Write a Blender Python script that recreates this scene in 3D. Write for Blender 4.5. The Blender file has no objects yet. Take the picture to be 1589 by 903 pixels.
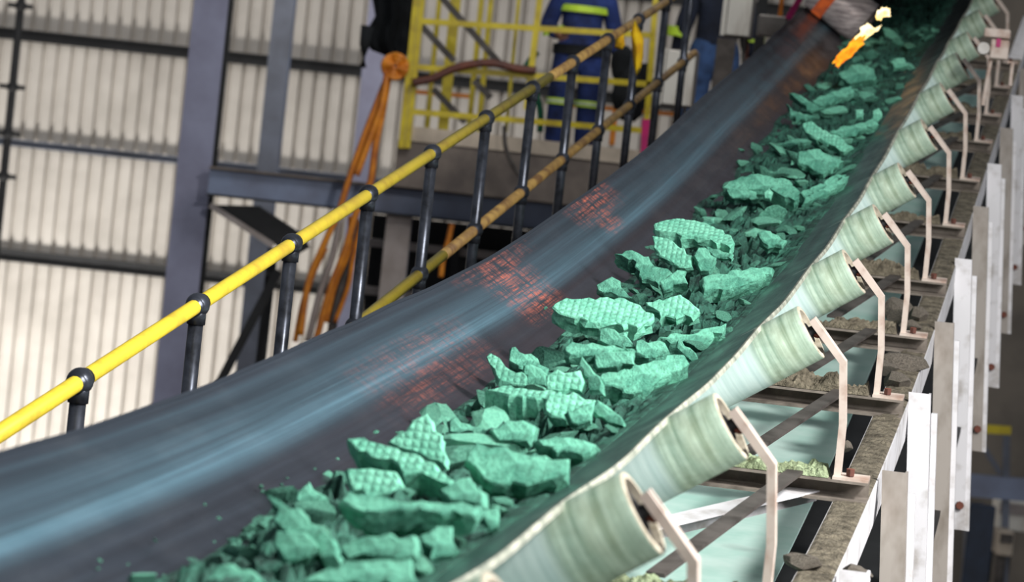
import bpy, bmesh, math, random
from mathutils import Vector, Matrix, noise
random.seed(7)
C = bpy.context.scene.collection
PI = math.pi
sc = bpy.context.scene
sc.view_settings.view_transform = 'Standard'
sc.view_settings.look = 'None'

# ------------------------------------------------------------------ camera
CAMZ = 7.0
FPX = 5000.0; PITCH = -0.035; ROLL = 0.1065
cp, sp = math.cos(PITCH), math.sin(PITCH); cr, sr = math.cos(ROLL), math.sin(ROLL)
X0 = Vector((1, 0, 0)); U0 = Vector((0, -sp, cp)); FW = Vector((0, cp, sp))
CR = X0 * cr + U0 * sr; CU = U0 * cr - X0 * sr
EYE = Vector((0, 0, CAMZ))
cam = bpy.data.cameras.new('camera'); camo = bpy.data.objects.new('camera', cam); C.objects.link(camo)
camo.matrix_world = Matrix(((CR.x, CU.x, -FW.x, EYE.x), (CR.y, CU.y, -FW.y, EYE.y), (CR.z, CU.z, -FW.z, EYE.z), (0, 0, 0, 1)))
cam.sensor_width = 36; cam.lens = FPX / 1589 * 36; cam.clip_end = 300
cam.dof.use_dof = True; cam.dof.focus_distance = 10.2; cam.dof.aperture_fstop = (cam.lens / 1000) / 0.022
sc.camera = camo

def ray(px, py):
    return FW + CR * ((px - 794.5) / FPX) - CU * ((py - 451.5) / FPX)
def atY(px, py, Y):
    d = ray(px, py); return EYE + d * (Y / d.y)

# ------------------------------------------------------------------ conveyor frame
TH = 0.1693; UOFF = -1.339; ZB = -0.988; G0 = 0.0215; CC = 0.01386; TB = 4.39; T1 = 14.22
HD = Vector((math.sin(TH), math.cos(TH), 0)); RT = Vector((math.cos(TH), -math.sin(TH), 0))
def _i(a): return .5 * a * a if a > 0 else 0
def prof(t): return ZB + G0 * t + CC * (_i(t - TB) - _i(t - T1))
def slope(t): return G0 + CC * (max(t - TB, 0) - max(t - T1, 0))
def frame(t):
    s = slope(t); T = (HD + Vector((0, 0, s))).normalized()
    return T, RT, RT.cross(T).normalized()
def W(t, u, v):
    p = HD * t + RT * (u + UOFF); p.z = prof(t) + CAMZ
    return p + frame(t)[2] * v
def wmat(t, u=0, v=0):
    T, R, N = frame(t); p = W(t, u, v)
    return Matrix(((R.x, T.x, N.x, p.x), (R.y, T.y, N.y, p.y), (R.z, T.z, N.z, p.z), (0, 0, 0, 1)))
def on_level(px, py, v):                       # where a sight line meets the level v above the belt line
    d = ray(px, py); a, b = 2.5, 60.0
    def f(k):
        p = EYE + d * k; t = p.dot(HD); return (p.z - CAMZ - prof(t)) - v
    k = a; prev = f(a)
    while k < b:
        k2 = k + .1; g = f(k2)
        if prev > 0 >= g:
            k = k + .1 * prev / (prev - g); break
        prev = g; k = k2
    p = EYE + d * k; return p, p.dot(HD), p.dot(RT) - UOFF
TK = [4.413, 5.774, 7.23, 9.282, 10.869, 12.252, 13.609, 15.144, 16.681, 18.211, 19.454, 20.95, 22.45]
VC = 0.085; HB = 0.486
def bv(u):                                     # trough section of the belt
    a = abs(u); s = math.tan(math.radians(33.5)); w = .06; b = .2
    if a < b - w: return VC
    if a < b + w: return VC + s * (a - b + w) ** 2 / (4 * w)
    return VC + s * (a - b)

# ------------------------------------------------------------------ materials
def lin(c): return tuple(((x / 255) / 12.92 if x / 255 < .04045 else ((x / 255 + .055) / 1.055) ** 2.4) for x in c) + (1,)
class N:
    def __init__(s, name):
        s.m = bpy.data.materials.new(name); s.m.use_nodes = True; s.t = s.m.node_tree; s.t.nodes.clear()
        s.out = s.n('ShaderNodeOutputMaterial'); s.p = s.n('ShaderNodeBsdfPrincipled'); s.l(s.p.outputs[0], s.out.inputs[0])
    def n(s, t, **k):
        o = s.t.nodes.new(t)
        for a, b in k.items(): setattr(o, a, b)
        return o
    def l(s, a, b): s.t.links.new(a, b)
    def tex(s, coord, scale=(1, 1, 1)):
        tc = s.n('ShaderNodeTexCoord'); mp = s.n('ShaderNodeMapping'); mp.inputs['Scale'].default_value = scale
        s.l(tc.outputs[coord], mp.inputs[0]); return mp.outputs[0]
    def noise(s, vec, scale, detail=4, rough=.6, lo=.35, hi=.65):
        a = s.n('ShaderNodeTexNoise'); a.inputs['Scale'].default_value = scale; a.inputs['Detail'].default_value = detail; a.inputs['Roughness'].default_value = rough
        s.l(vec, a.inputs['Vector']); r = s.n('ShaderNodeMapRange'); r.inputs[1].default_value = lo; r.inputs[2].default_value = hi
        s.l(a.outputs[0], r.inputs[0]); return r.outputs[0]
    def mix(s, f, a, b):
        m = s.n('ShaderNodeMix', data_type='RGBA')
        for v, i in ((f, 0), (a, 6), (b, 7)):
            if isinstance(v, (tuple, float, int)): m.inputs[i].default_value = v
            else: s.l(v, m.inputs[i])
        return m.outputs[2]
    def math(s, op, a, b=0.0):
        m = s.n('ShaderNodeMath', operation=op)
        for v, i in ((a, 0), (b, 1)):
            if isinstance(v, (float, int)): m.inputs[i].default_value = v
            else: s.l(v, m.inputs[i])
        return m.outputs[0]
    def bump(s, h, strength=.4, dist=.01):
        b = s.n('ShaderNodeBump'); b.inputs['Strength'].default_value = strength; b.inputs['Distance'].default_value = dist
        s.l(h, b.inputs['Height']); s.l(b.outputs[0], s.p.inputs['Normal'])
    def set(s, col=None, rough=.6, metal=0.0):
        if col is not None:
            if isinstance(col, tuple): s.p.inputs['Base Color'].default_value = col
            else: s.l(col, s.p.inputs['Base Color'])
        s.p.inputs['Roughness'].default_value = rough; s.p.inputs['Metallic'].default_value = metal
        return s.m
def mat(name, c1, c2=None, sc_=6, rough=.6, metal=0, aniso=(1, 1, 1), bump=0, coord='Object', lo=.38, hi=.66):
    k = N(name)
    if c2 is None: c2 = tuple(int(x * .72) for x in c1)
    f = k.noise(k.tex(coord, aniso), sc_, lo=lo, hi=hi); k.set(k.mix(f, lin(c1), lin(c2)), rough, metal)
    if bump: k.bump(k.noise(k.tex(coord, aniso), sc_ * 4, 6), bump, .01)
    return k.m

def cake_mat(name, c1, c2, waffle=True):
    k = N(name); v = k.tex('Object')
    f = k.noise(v, 9, 6, .7, .32, .68); g = k.noise(v, 48, 5, .7, .42, .72)
    col = k.mix(f, lin(c1), lin(c2)); col = k.mix(k.math('MULTIPLY', g, .6), col, lin(tuple(int(x * .5) for x in c2)))
    h = k.noise(v, 40, 6, .7, .2, .8)
    if waffle:
        s = k.n('ShaderNodeSeparateXYZ'); k.l(k.tex('Object'), s.inputs[0]); w = []
        for i in (0, 1):
            a = k.math('SINE', k.math('MULTIPLY', s.outputs[i], 2 * PI / .0185)); w.append(k.math('POWER', k.math('ABSOLUTE', k.math('MULTIPLY', k.math('ADD', a, 1.0), .5)), .5))
        ww = k.math('MULTIPLY', w[0], w[1])
        tc = k.n('ShaderNodeTexCoord'); sn = k.n('ShaderNodeSeparateXYZ'); k.l(tc.outputs['Normal'], sn.inputs[0])
        mask = k.math('GREATER_THAN', sn.outputs[2], .85)
        col = k.mix(k.math('MULTIPLY', k.math('MULTIPLY', k.math('SUBTRACT', 1.0, ww), mask), .30), col, lin(tuple(int(x * .6) for x in c2)))
        h = k.math('ADD', k.math('MULTIPLY', h, .5), k.math('MULTIPLY', k.math('MULTIPLY', ww, mask), .32))
    k.bump(h, .8, .012)
    return k.set(col, .78)
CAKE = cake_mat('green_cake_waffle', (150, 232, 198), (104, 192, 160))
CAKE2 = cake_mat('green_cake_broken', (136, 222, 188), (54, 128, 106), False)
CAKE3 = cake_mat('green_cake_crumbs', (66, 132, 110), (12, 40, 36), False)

def belt_mat():
    k = N('belt_rubber')
    uv = k.n('ShaderNodeUVMap'); uv.uv_map = 'UVMap'
    def m(sx, sy):
        mp = k.n('ShaderNodeMapping'); mp.inputs['Scale'].default_value = (sx, sy, 1); k.l(uv.outputs[0], mp.inputs[0]); return mp.outputs[0]
    s1 = k.noise(m(26, .35), 1, 4, .6, .35, .7); s2 = k.noise(m(110, .5), 1, 3, .6, .4, .7); s3 = k.noise(m(9, 3.0), 1, 5, .6, .4, .7)
    col = k.mix(s1, lin((28, 32, 39)), lin((46, 54, 63))); col = k.mix(k.math('MULTIPLY', s2, .35), col, lin((26, 28, 34)))
    at = lambda n: k.n('ShaderNodeAttribute', attribute_name=n).outputs['Fac']
    col = k.mix(k.math('MULTIPLY', at('sheen'), k.math('ADD', .45, k.math('MULTIPLY', s2, .5))), col, lin((98, 136, 152)))  # bluish band of reflected light mixed into the rubber colour
    col = k.mix(k.math('MULTIPLY', at('ruddy'), .7), col, lin((52, 38, 41)))
    col = k.mix(k.math('MULTIPLY', at('dirt'), k.math('ADD', .45, k.math('MULTIPLY', s1, .55))), col, lin((64, 104, 92)))
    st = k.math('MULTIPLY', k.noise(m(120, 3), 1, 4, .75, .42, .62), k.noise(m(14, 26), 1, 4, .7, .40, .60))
    col = k.mix(k.math('MULTIPLY', at('glint'), st), col, lin((214, 112, 84)))  # orange light reflections painted into the rubber colour
    k.l(k.mix(s3, (.3, .3, .3, 1), (.55, .55, .55, 1)), k.p.inputs['Roughness'])
    k.bump(s2, .12, .004)
    k.l(col, k.p.inputs['Base Color']); k.p.inputs['Specular IOR Level'].default_value = .55
    return k.m
BELT = belt_mat()
RIM = mat('belt_edge', (176, 176, 160), (112, 118, 106), 14, .7)
RETURN = mat('return_belt_face', (222, 250, 240), (186, 230, 216), 3, .6)

def roller_mat():
    k = N('roller_shell'); v = k.tex('Object'); s = k.n('ShaderNodeSeparateXYZ'); k.l(v, s.inputs[0])
    f = k.noise(k.tex('Object', (26, 26, 26)), 1, 5, .65, .35, .7)          # caked dirt
    ring = k.noise(k.tex('Object', (2, 2, 46)), 1, 4, .6, .38, .66)         # rings round the shell
    big = k.noise(k.tex('Object', (5, 5, 9)), 1, 4, .6, .4, .65)
    r = k.n('ShaderNodeMapRange'); r.inputs[1].default_value = .27; r.inputs[2].default_value = .30; k.l(s.outputs[2], r.inputs[0])
    smooth = k.mix(ring, lin((206, 224, 218)), lin((176, 200, 194)))
    dirty = k.mix(ring, lin((206, 228, 208)), lin((128, 156, 136))); dirty = k.mix(k.math('MULTIPLY', big, .45), dirty, lin((140, 146, 108)))
    dirty = k.mix(k.math('MULTIPLY', f, .3), dirty, lin((82, 96, 78)))
    k.bump(f, .12, .002)
    return k.set(k.mix(r.outputs[0], smooth, dirty), .55)
ROLLER = roller_mat()
RIMW = mat('roller_rim_steel', (206, 196, 176), (150, 138, 116), 20, .6)
BRKT = mat('bracket_paint', (206, 190, 178), (150, 112, 92), 10, .5, lo=.45, hi=.75)
WHITEM = mat('white_painted_steel', (214, 212, 214), (150, 142, 134), 8, .5, lo=.5, hi=.78)
POSTM = mat('pale_grey_steel', (158, 150, 142), (112, 102, 90), 7, .5, aniso=(1, 1, .5), lo=.42, hi=.72)
DIRT = mat('caked_dirt', (142, 132, 112), (84, 76, 62), 22, .95, bump=.9)
GDIRT = mat('green_dirt', (186, 202, 160), (92, 98, 66), 20, .95, bump=.9)
ROCK = mat('grey_rock', (146, 136, 122), (78, 72, 66), 16, .9, bump=.7)
CHAN = mat('dirty_channel_steel', (132, 122, 112), (74, 66, 58), 9, .75)
DARKBAR = mat('dark_steel', (84, 78, 74), (52, 46, 42), 8, .6)
BLACK = mat('black_steel', (30, 31, 33), (18, 18, 20), 6, .6)
RUST = mat('rusty_bolt', (120, 62, 44), (80, 48, 40), 30, .8)
GALV = mat('dark_galvanised', (92, 96, 106), (58, 60, 66), 14, .32, .75)
YEL = mat('yellow_rail_paint', (236, 208, 62), (206, 170, 60), 9, .42, lo=.45, hi=.75)
YEL2 = mat('worn_yellow_rail', (186, 150, 84), (120, 88, 58), 9, .5)
YELB = mat('yellow_barrier_paint', (206, 186, 24), (172, 150, 26), 7, .5)
COLM = mat('blue_grey_column', (150, 152, 176), (132, 132, 154), 2, .55)
COLD = mat('dark_blue_grey_steel', (104, 110, 124), (84, 88, 98), 2, .6)
BEAMM = mat('blue_grey_beam', (128, 140, 166), (112, 118, 138), 2, .5)
CONC = mat('dusty_concrete', (196, 182, 164), (158, 146, 132), 3, .85)
CONCD = mat('shaded_concrete', (122, 112, 104), (96, 88, 84), 3, .9)
BEIGE = mat('beige_steel', (170, 160, 156), (146, 136, 130), 3, .7)
ORANGE = mat('orange_hose', (226, 140, 30), (176, 96, 30), 6, .5)
BROWN = mat('brown_hose', (112, 62, 46), (70, 44, 40), 6, .6)
NAVY = mat('royal_blue_cloth', (38, 60, 124), (20, 30, 66), 5, .85, bump=.5)
NAVY2 = mat('dark_navy_cloth', (30, 38, 56), (20, 24, 36), 5, .9, bump=.5)
DENIM = mat('blue_denim', (62, 92, 140), (38, 56, 88), 7, .9, bump=.4)
LIME = mat('lime_reflective', (206, 240, 60), (176, 214, 70), 9, .5)
SILVER = mat('silver_reflective', (196, 200, 200), (160, 164, 164), 9, .35)
SKIN = mat('skin', (150, 104, 78), (128, 86, 64), 9, .6)
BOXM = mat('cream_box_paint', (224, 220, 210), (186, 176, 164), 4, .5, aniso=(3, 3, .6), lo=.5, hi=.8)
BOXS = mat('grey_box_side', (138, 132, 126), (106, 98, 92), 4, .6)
MAGENTA = mat('magenta_plastic', (206, 34, 110), (170, 30, 100), 4, .5)
YCLOTH = mat('yellow_cloth', (242, 200, 16), (206, 150, 10), 9, .85, bump=.4)
BCLOTH = mat('black_cloth', (26, 30, 34), (14, 16, 18), 5, .9, bump=.4)
DRUMM = mat('scuffed_silver_drum', (206, 198, 196), (128, 120, 122), 10, .45, .15, aniso=(1, 1, 6))
GREENP = mat('green_plastic', (40, 130, 90), (24, 90, 64), 5, .6)
WHITE = mat('white_plastic', (226, 222, 216), (190, 184, 176), 5, .5)
def emit(name, c, s):
    k = N(name); v = k.tex('Object'); f = k.noise(v, 14, 3, .6, .35, .65)
    k.set((0, 0, 0, 1), .9); k.l(k.mix(f, lin(c[0]), lin(c[1])), k.p.inputs['Emission Color']); k.p.inputs['Emission Strength'].default_value = s
    return k.m
FLAME = emit('orange_flame', ((255, 190, 40), (255, 112, 14)), 1.6)
FLAMEW = emit('white_hot_flame', ((255, 244, 214), (255, 214, 110)), 2.4)
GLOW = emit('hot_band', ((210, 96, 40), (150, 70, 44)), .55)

# ------------------------------------------------------------------ mesh helpers
def obj(name, bm, m, parent=None, mw=None, smooth=False):
    me = bpy.data.meshes.new(name); bmesh.ops.recalc_face_normals(bm, faces=bm.faces); bm.to_mesh(me); bm.free()
    for mm in (m if isinstance(m, (list, tuple)) else [m]): me.materials.append(mm)
    if smooth:
        for p in me.polygons: p.use_smooth = True
    o = bpy.data.objects.new(name, me); C.objects.link(o)
    if parent is not None: o.parent = parent
    if mw is not None: o.matrix_world = mw if parent is None else o.matrix_world
    if mw is not None and parent is not None: o.matrix_local = mw
    return o
def tag(o, label, cat, group=None):
    o['label'] = label; o['category'] = cat
    if group: o['group'] = group
    return o
def thing(name, label, cat, mw=None, group=None):
    o = bpy.data.objects.new(name, None); C.objects.link(o); o.empty_display_size = .1
    if mw is not None: o.matrix_world = mw
    return tag(o, label, cat, group)
def struct(o): o['kind'] = 'structure'; return o
def BM(): return bmesh.new()
def box(bm, a, b, M=None):
    (x0, y0, z0), (x1, y1, z1) = a, b
    vs = [bm.verts.new(v) for v in ((x0, y0, z0), (x1, y0, z0), (x1, y1, z0), (x0, y1, z0), (x0, y0, z1), (x1, y0, z1), (x1, y1, z1), (x0, y1, z1))]
    if M is not None:
        for v in vs: v.co = M @ v.co
    fs = [bm.faces.new([vs[i] for i in q]) for q in ((0, 3, 2, 1), (4, 5, 6, 7), (0, 1, 5, 4), (1, 2, 6, 5), (2, 3, 7, 6), (3, 0, 4, 7))]
    return vs, fs
def bevel(bm, w=.003, seg=1):
    bmesh.ops.bevel(bm, geom=[e for e in bm.edges], offset=w, segments=seg, affect='EDGES', clamp_overlap=True)
def basis(d, up=Vector((0, 0, 1))):
    d = d.normalized(); x = d.cross(up)
    if x.length < 1e-4: x = d.cross(Vector((0, 1, 0)))
    x.normalize(); y = x.cross(d); return x, y
def tube(bm, pts, r, n=10, up=Vector((0, 0, 1)), cap=True, flat=None):
    pts = [Vector(p) for p in pts]; rings = []
    rr = r if isinstance(r, (list, tuple)) else [r] * len(pts)
    for i, p in enumerate(pts):
        a = pts[max(i - 1, 0)]; b = pts[min(i + 1, len(pts) - 1)]
        x, y = basis(b - a, up)
        rings.append([bm.verts.new(p + x * (math.cos(2 * PI * k / n) * rr[i]) + y * (math.sin(2 * PI * k / n) * rr[i] * (flat or 1))) for k in range(n)])
    for a, b in zip(rings, rings[1:]):
        for k in range(n): bm.faces.new((a[k], a[(k + 1) % n], b[(k + 1) % n], b[k]))
    if cap: bm.faces.new(rings[0][::-1]); bm.faces.new(rings[-1])
def bar(bm, a, b, w, h, up=Vector((0, 0, 1))):                  # rectangular bar between two points
    a, b = Vector(a), Vector(b); x, y = basis(b - a, up); q = []
    for p in (a, b): q.append([bm.verts.new(p + x * sx * w / 2 + y * sy * h / 2) for sx, sy in ((-1, -1), (1, -1), (1, 1), (-1, 1))])
    for k in range(4): bm.faces.new((q[0][k], q[0][(k + 1) % 4], q[1][(k + 1) % 4], q[1][k]))
    bm.faces.new(q[0][::-1]); bm.faces.new(q[1])
def sphere(bm, c, r, sub=2, sx=(1, 1, 1)):
    g = bmesh.ops.create_icosphere(bm, subdivisions=sub, radius=r)
    for v in g['verts']: v.co = Vector((v.co.x * sx[0], v.co.y * sx[1], v.co.z * sx[2])) + Vector(c)
def prism(bm, prof2, a, b, ax, ay):                              # 2-D outline swept from a to b
    A = [bm.verts.new(Vector(a) + ax * p[0] + ay * p[1]) for p in prof2]; B = [bm.verts.new(Vector(b) + ax * p[0] + ay * p[1]) for p in prof2]
    n = len(A)
    for k in range(n): bm.faces.new((A[k], A[(k + 1) % n], B[(k + 1) % n], B[k]))
    bm.faces.new(A[::-1]); bm.faces.new(B)
def dirt_strip(bm, n, m, fn, h, seed=0, fs=34):                  # lumpy layer: fn(i,j)->(point, normal)
    V = []
    for i in range(n + 1):
        row = []
        for j in range(m + 1):
            p, nn = fn(i / n, j / m); e = min(1, min(j, m - j) * 1.0) * min(1, i, n - i)
            k = max(0, .6 + .6 * noise.noise(p * fs * .4 + Vector((seed, 0, 0))) + .45 * noise.noise(p * fs + Vector((seed, 0, 0))) + .4 * noise.noise(p * fs * 2.7)) * h
            row.append(bm.verts.new(p + nn * (k * (1 if e else .05) + .001)))
        V.append(row)
    for i in range(n):
        for j in range(m): bm.faces.new((V[i][j], V[i + 1][j], V[i + 1][j + 1], V[i][j + 1]))
H_IDX = {}

# ------------------------------------------------------------------ conveyor belt
belt = thing('conveyor_belt', 'wide black rubber trough belt carrying the green cake uphill', 'conveyor belt', wmat(9, 0, VC))
BI = belt.matrix_world.inverted()
def edge_sag(t):
    for a, b in zip(TK, TK[1:]):
        if a <= t < b:
            f = (t - a) / (b - a); return math.sin(PI * f) ** 2
    return 0
def belt_point(t, u):
    v = bv(u); a = abs(u)
    if u > 0: v += -.011 * edge_sag(t) * max(0, (a - .2) / .286) ** 1.5
    else: v += .006 * math.sin(t * 1.7) * max(0, (a - .2) / .286)
    return W(t, u, v)
def glint_at(t, u):
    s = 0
    for (px, py, rx, ry, w) in GLINTS:
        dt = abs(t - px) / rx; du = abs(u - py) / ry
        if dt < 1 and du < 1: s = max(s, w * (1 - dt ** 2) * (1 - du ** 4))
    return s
GLINTS = []  # patches of reflected orange light, painted on the left wing
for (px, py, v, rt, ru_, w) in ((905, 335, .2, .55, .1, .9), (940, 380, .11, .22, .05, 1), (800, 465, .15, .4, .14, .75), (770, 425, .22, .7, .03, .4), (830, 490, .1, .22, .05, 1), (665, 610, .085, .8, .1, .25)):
    p, t, u = on_level(px, py, v); GLINTS.append((t, u, rt, ru_, w))
bm = BM(); NU = 72; ts = [3.2 + i * .05 for i in range(480)]
uvl = bm.loops.layers.uv.new('UVMap'); lay = {n: bm.verts.layers.float.new(n) for n in ('sheen', 'ruddy', 'dirt', 'glint')}
def gs(x, c, w): return math.exp(-((x - c) / w) ** 2)
rows = []
for t in ts:
    row = []
    for j in range(NU + 1):
        u = -HB + 2 * HB * j / NU; v = bm.verts.new(BI @ belt_point(t, u))
        v[lay['sheen']] = min(1, .72 * gs(u, -.34, .026) + .3 * gs(u, -.40, .03) + .16 * gs(u, -.455, .01))  # painted light reflection along the left wing
        v[lay['ruddy']] = min(1, .9 * gs(u, -.17, .1) + .4 * gs(u, -.285, .014)) * (1 if t > 9 else max(.1, (t - 6) / 3))
        v[lay['dirt']] = max(0, min(1, (u - .1) / .16)) * (1 if t < 17 else max(.3, 1 - (t - 17) / 5))
        v[lay['glint']] = glint_at(t, u); row.append((v, u, t))
    rows.append(row)
for a, b in zip(rows, rows[1:]):
    for j in range(NU):
        q = (a[j], a[j + 1], b[j + 1], b[j]); f = bm.faces.new([x[0] for x in q])
        for lp, x in zip(f.loops, q): lp[uvl].uv = (x[1], x[2])
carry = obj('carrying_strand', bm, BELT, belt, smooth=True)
def edge_bm(sgn):
    bm = BM(); R_ = []
    for t in ts:
        p = belt_point(t, sgn * HB); T, R, Nn = frame(t); a = math.radians(33.5)
        o = (R * sgn * math.cos(a) + Nn * math.sin(a)); up = (-R * sgn * math.sin(a) + Nn * math.cos(a)); r = .006 * (1 + .25 * noise.noise(Vector((t * 3, 0, 0))))
        j = .004 * noise.noise(Vector((t * 2.1, 5, 0)))
        R_.append([bm.verts.new(BI @ (p + o * (x + j) + up * y)) for x, y in ((-.003, .002), (.007, .002), (.008, -.004), (.006, -.011), (-.003, -.011))])
    for a, b in zip(R_, R_[1:]):
        for k in range(5): bm.faces.new((a[k], a[(k + 1) % 5], b[(k + 1) % 5], b[k]))
    return bm
e = obj('belt_edge', edge_bm(1), RIM, belt); e['label'] = 'pale frayed right edge of the belt'
obj('belt_edge', edge_bm(-1), BELT, belt)
bm = BM(); R_ = []
for t in [3.2 + i * .4 for i in range(60)]:
    R_.append([bm.verts.new(BI @ W(t, u, v)) for u, v in ((-.55, -.6), (.55, -.6), (.55, -.612), (-.55, -.612))])
for a, b in zip(R_, R_[1:]):
    for k in range(4): bm.faces.new((a[k], a[(k + 1) % 4], b[(k + 1) % 4], b[k]))
o = obj('return_strand', bm, RETURN, belt); o['label'] = 'mint coloured returning underside strand of the belt'

# ------------------------------------------------------------------ idlers
ORD = ['nearest', 'second', 'third', 'fourth', 'fifth', 'sixth', 'seventh', 'eighth', 'ninth', 'tenth', 'eleventh', 'twelfth', 'thirteenth']
def rings_bm(prof_, n=40, cap0=False, cap1=False):
    bm = BM(); rings = [[bm.verts.new((rr * math.cos(2 * PI * k / n), rr * math.sin(2 * PI * k / n), z)) for k in range(n)] for z, rr in prof_]
    for a, b in zip(rings, rings[1:]):
        for k in range(n): bm.faces.new((a[k], a[(k + 1) % n], b[(k + 1) % n], b[k]))
    if cap0: bm.faces.new(rings[0][::-1])
    if cap1: bm.faces.new(rings[-1])
    return bm
def roller_bm(L, r=.084): return rings_bm([(0, r - .01), (.002, r - .001), (.01, r), (L * .5, r), (L - .003, r), (L, r - .001)], 48, True)
def roller_end(parent, L, r=.084):
    obj('roller_rim', rings_bm([(L, r - .001), (L + .003, r - .003), (L + .003, r - .014), (L - .012, r - .016)], 48), RIMW, parent)
    obj('end_cap', rings_bm([(L - .012, r - .016), (L - .014, .034), (L - .002, .03), (L - .002, .016), (L + .018, .015)], 32, False, True), BLACK, parent)  # black cap paints in the shadow of the roller's recess
A35 = math.radians(34)
def bracket_bm(s):
    bm = BM(); pts = [(.628, .305), (.7265, .196), (.7435, .02), (.7435, -.135)]
    # flat bar bent outwards, forked at the head
    hw, th = .022, .020
    def q(x, y, z): return (s * x, y, z + .2)
    for y0, y1 in ((-hw, -.008), (.008, hw)):
        d = Vector((.7265 - .628, 0, .196 - .305)).normalized(); nrm = Vector((d.z, 0, -d.x)) * -th
        a = Vector((.628, 0, .305)); b = a + d * .05
        vs = [bm.verts.new(q(p.x + k.x, y, p.z + k.z)) for p in (a, b) for k in (Vector(), nrm) for y in (y0, y1)]
        for f in ((0, 1, 3, 2), (4, 6, 7, 5), (0, 4, 5, 1), (2, 3, 7, 6), (0, 2, 6, 4), (1, 5, 7, 3)): bm.faces.new([vs[i] for i in f])
    d = Vector((.7265 - .628, 0, .196 - .305)).normalized(); st = Vector((.628, 0, .305)) + d * .05
    path = [(st.x, st.z)] + pts[1:]
    R_ = []
    for i, (x, z) in enumerate(path):
        a = path[max(i - 1, 0)]; b = path[min(i + 1, len(path) - 1)]; d = Vector((b[0] - a[0], 0, b[1] - a[1])).normalized(); nn = Vector((-d.z, 0, d.x)) * th
        R_.append([bm.verts.new(q(x + k.x, y, z + k.z)) for k, y in ((Vector(), -hw), (nn, -hw), (nn, hw), (Vector(), hw))])
    for a, b in zip(R_, R_[1:]):
        for k in range(4): bm.faces.new((a[k], a[(k + 1) % 4], b[(k + 1) % 4], b[k]))
    bm.faces.new(R_[0]); bm.faces.new(R_[-1])
    # side flange of the lower leg, foot plate
    x0, x1 = sorted((s * .7435, s * .7515)); 
    box(bm, (min(s * .742, s * .845), -.045, .064), (max(s * .742, s * .845), .045, .072))
    return bm
for k, t in enumerate(TK):
    lab = f'green stained belt roller with bent pale bracket, {ORD[k]} up from the lower edge'
    root = thing('troughing_idler', lab, 'conveyor idler', wmat(t, 0, -.2), 'idlers under the belt')
    for s in (1, -1):
        ax = Vector((s * math.cos(A35), 0, math.sin(A35))); st = Vector((s * (.2 + .047), 0, .2 + VC + .012 - .070 + .004))
        end = Vector((s * (.5876 + .047), 0, .2 + .344 - .070)) if s > 0 else Vector((-.44, 0, .2 + bv(.44) - .125)); st = end - ax * .45 * (1 if s > 0 else .55)
        yv = Vector((0, 1, 0)); xv = yv.cross(ax)
        M = Matrix(((xv.x, 0, ax.x, st.x), (xv.y, 1, ax.y, st.y), (xv.z, 0, ax.z, st.z), (0, 0, 0, 1)))
        o = obj('wing_roller', roller_bm(.45 if s > 0 else .25), ROLLER, root, M, True)
        if s > 0: roller_end(o, .45)
        b = obj('side_bracket', bracket_bm(s), BRKT, root)
        if s < 0:
            for v in b.data.vertices: v.co.x = v.co.x * .62; v.co.z = min(v.co.z, .32)
        nb = BM(); sphere(nb, (s * .655 if s > 0 else -.42, 0, .468 if s > 0 else .25), .016, 2, (1, 1, .6)); 
        nb2 = nb; [setattr(v, 'co', v.co) for v in nb2.verts]
        obj('shaft_nut', nb, RUST, b)
        bb = BM(); bmesh.ops.create_cone(bb, cap_ends=True, segments=6, radius1=.013, radius2=.013, depth=.02, matrix=Matrix.Translation((s * .79, -.012, .084)))
        obj('foot_bolt', bb, RUST, b)
    bm = roller_bm(.36); M = Matrix(((0, 0, 1, -.18), (0, 1, 0, -.0), (-1, 0, 0, .2 + VC - .088), (0, 0, 0, 1)))
    obj('centre_roller', bm, ROLLER, root, M, True)
    bm = BM(); prism(bm, [(-.045, 0), (.045, 0), (.045, .064), (-.045, .064), (-.045, .056), (.037, .056), (.037, .008), (-.045, .008)], (-.845, 0, 0), (.845, 0, 0), Vector((0, 1, 0)), Vector((0, 0, 1)))
    obj('base_channel', bm, WHITEM if k == 2 else CHAN, root)
    bm = BM(); dirt_strip(bm, 150, 10, lambda i, j: (Vector((-.7 + 1.43 * i, -.044 + .088 * j, .064)), Vector((0, 0, 1))), .055 if k % 2 == 0 else .035, k * 3.1)
    o = obj('caked_dirt', bm, GDIRT if k < 4 else DIRT, root); o['label'] = 'lumpy dirt caked along the top of the cross channel'
# ------------------------------------------------------------------ stringers, bars, posts
def channel(label, s):
    root = thing('conveyor_stringer', label, 'steel channel', wmat(9, s * .8, -.2)); RI = root.matrix_world.inverted()
    bm = BM(); R_ = []
    for t in [3.2 + i * .5 for i in range(48)]:
        R_.append([bm.verts.new(RI @ W(t, s * u, v)) for u, v in ((.75, -.2), (.85, -.2), (.85, -.335), (.75, -.335), (.75, -.327), (.842, -.327), (.842, -.208), (.75, -.208))])
    for a, b in zip(R_, R_[1:]):
        for k in range(8): bm.faces.new((a[k], a[(k + 1) % 8], b[(k + 1) % 8], b[k]))
    bm.faces.new(R_[0]); bm.faces.new(R_[-1])
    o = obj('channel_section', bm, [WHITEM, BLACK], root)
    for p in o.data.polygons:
        if (p.normal.x * RT.x + p.normal.y * RT.y) * s < -.5 or p.normal.z < -.5: p.material_index = 1  # inner and under faces blackened to paint in their shade
    if s > 0:
        bm = BM(); dirt_strip(bm, 520, 8, lambda i, j: (RI @ W(3.3 + 20 * i, .752 + .094 * j, -.2), RI.to_3x3() @ frame(3.3 + 20 * i)[2]), .008, 3, 30)
        o = obj('dirt_layer', bm, DIRT, root); o['label'] = 'brown dust layer lying on the top flange'
    return root
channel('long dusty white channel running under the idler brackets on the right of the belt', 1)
channel('long channel under the far left edge of the belt', -1)
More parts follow.
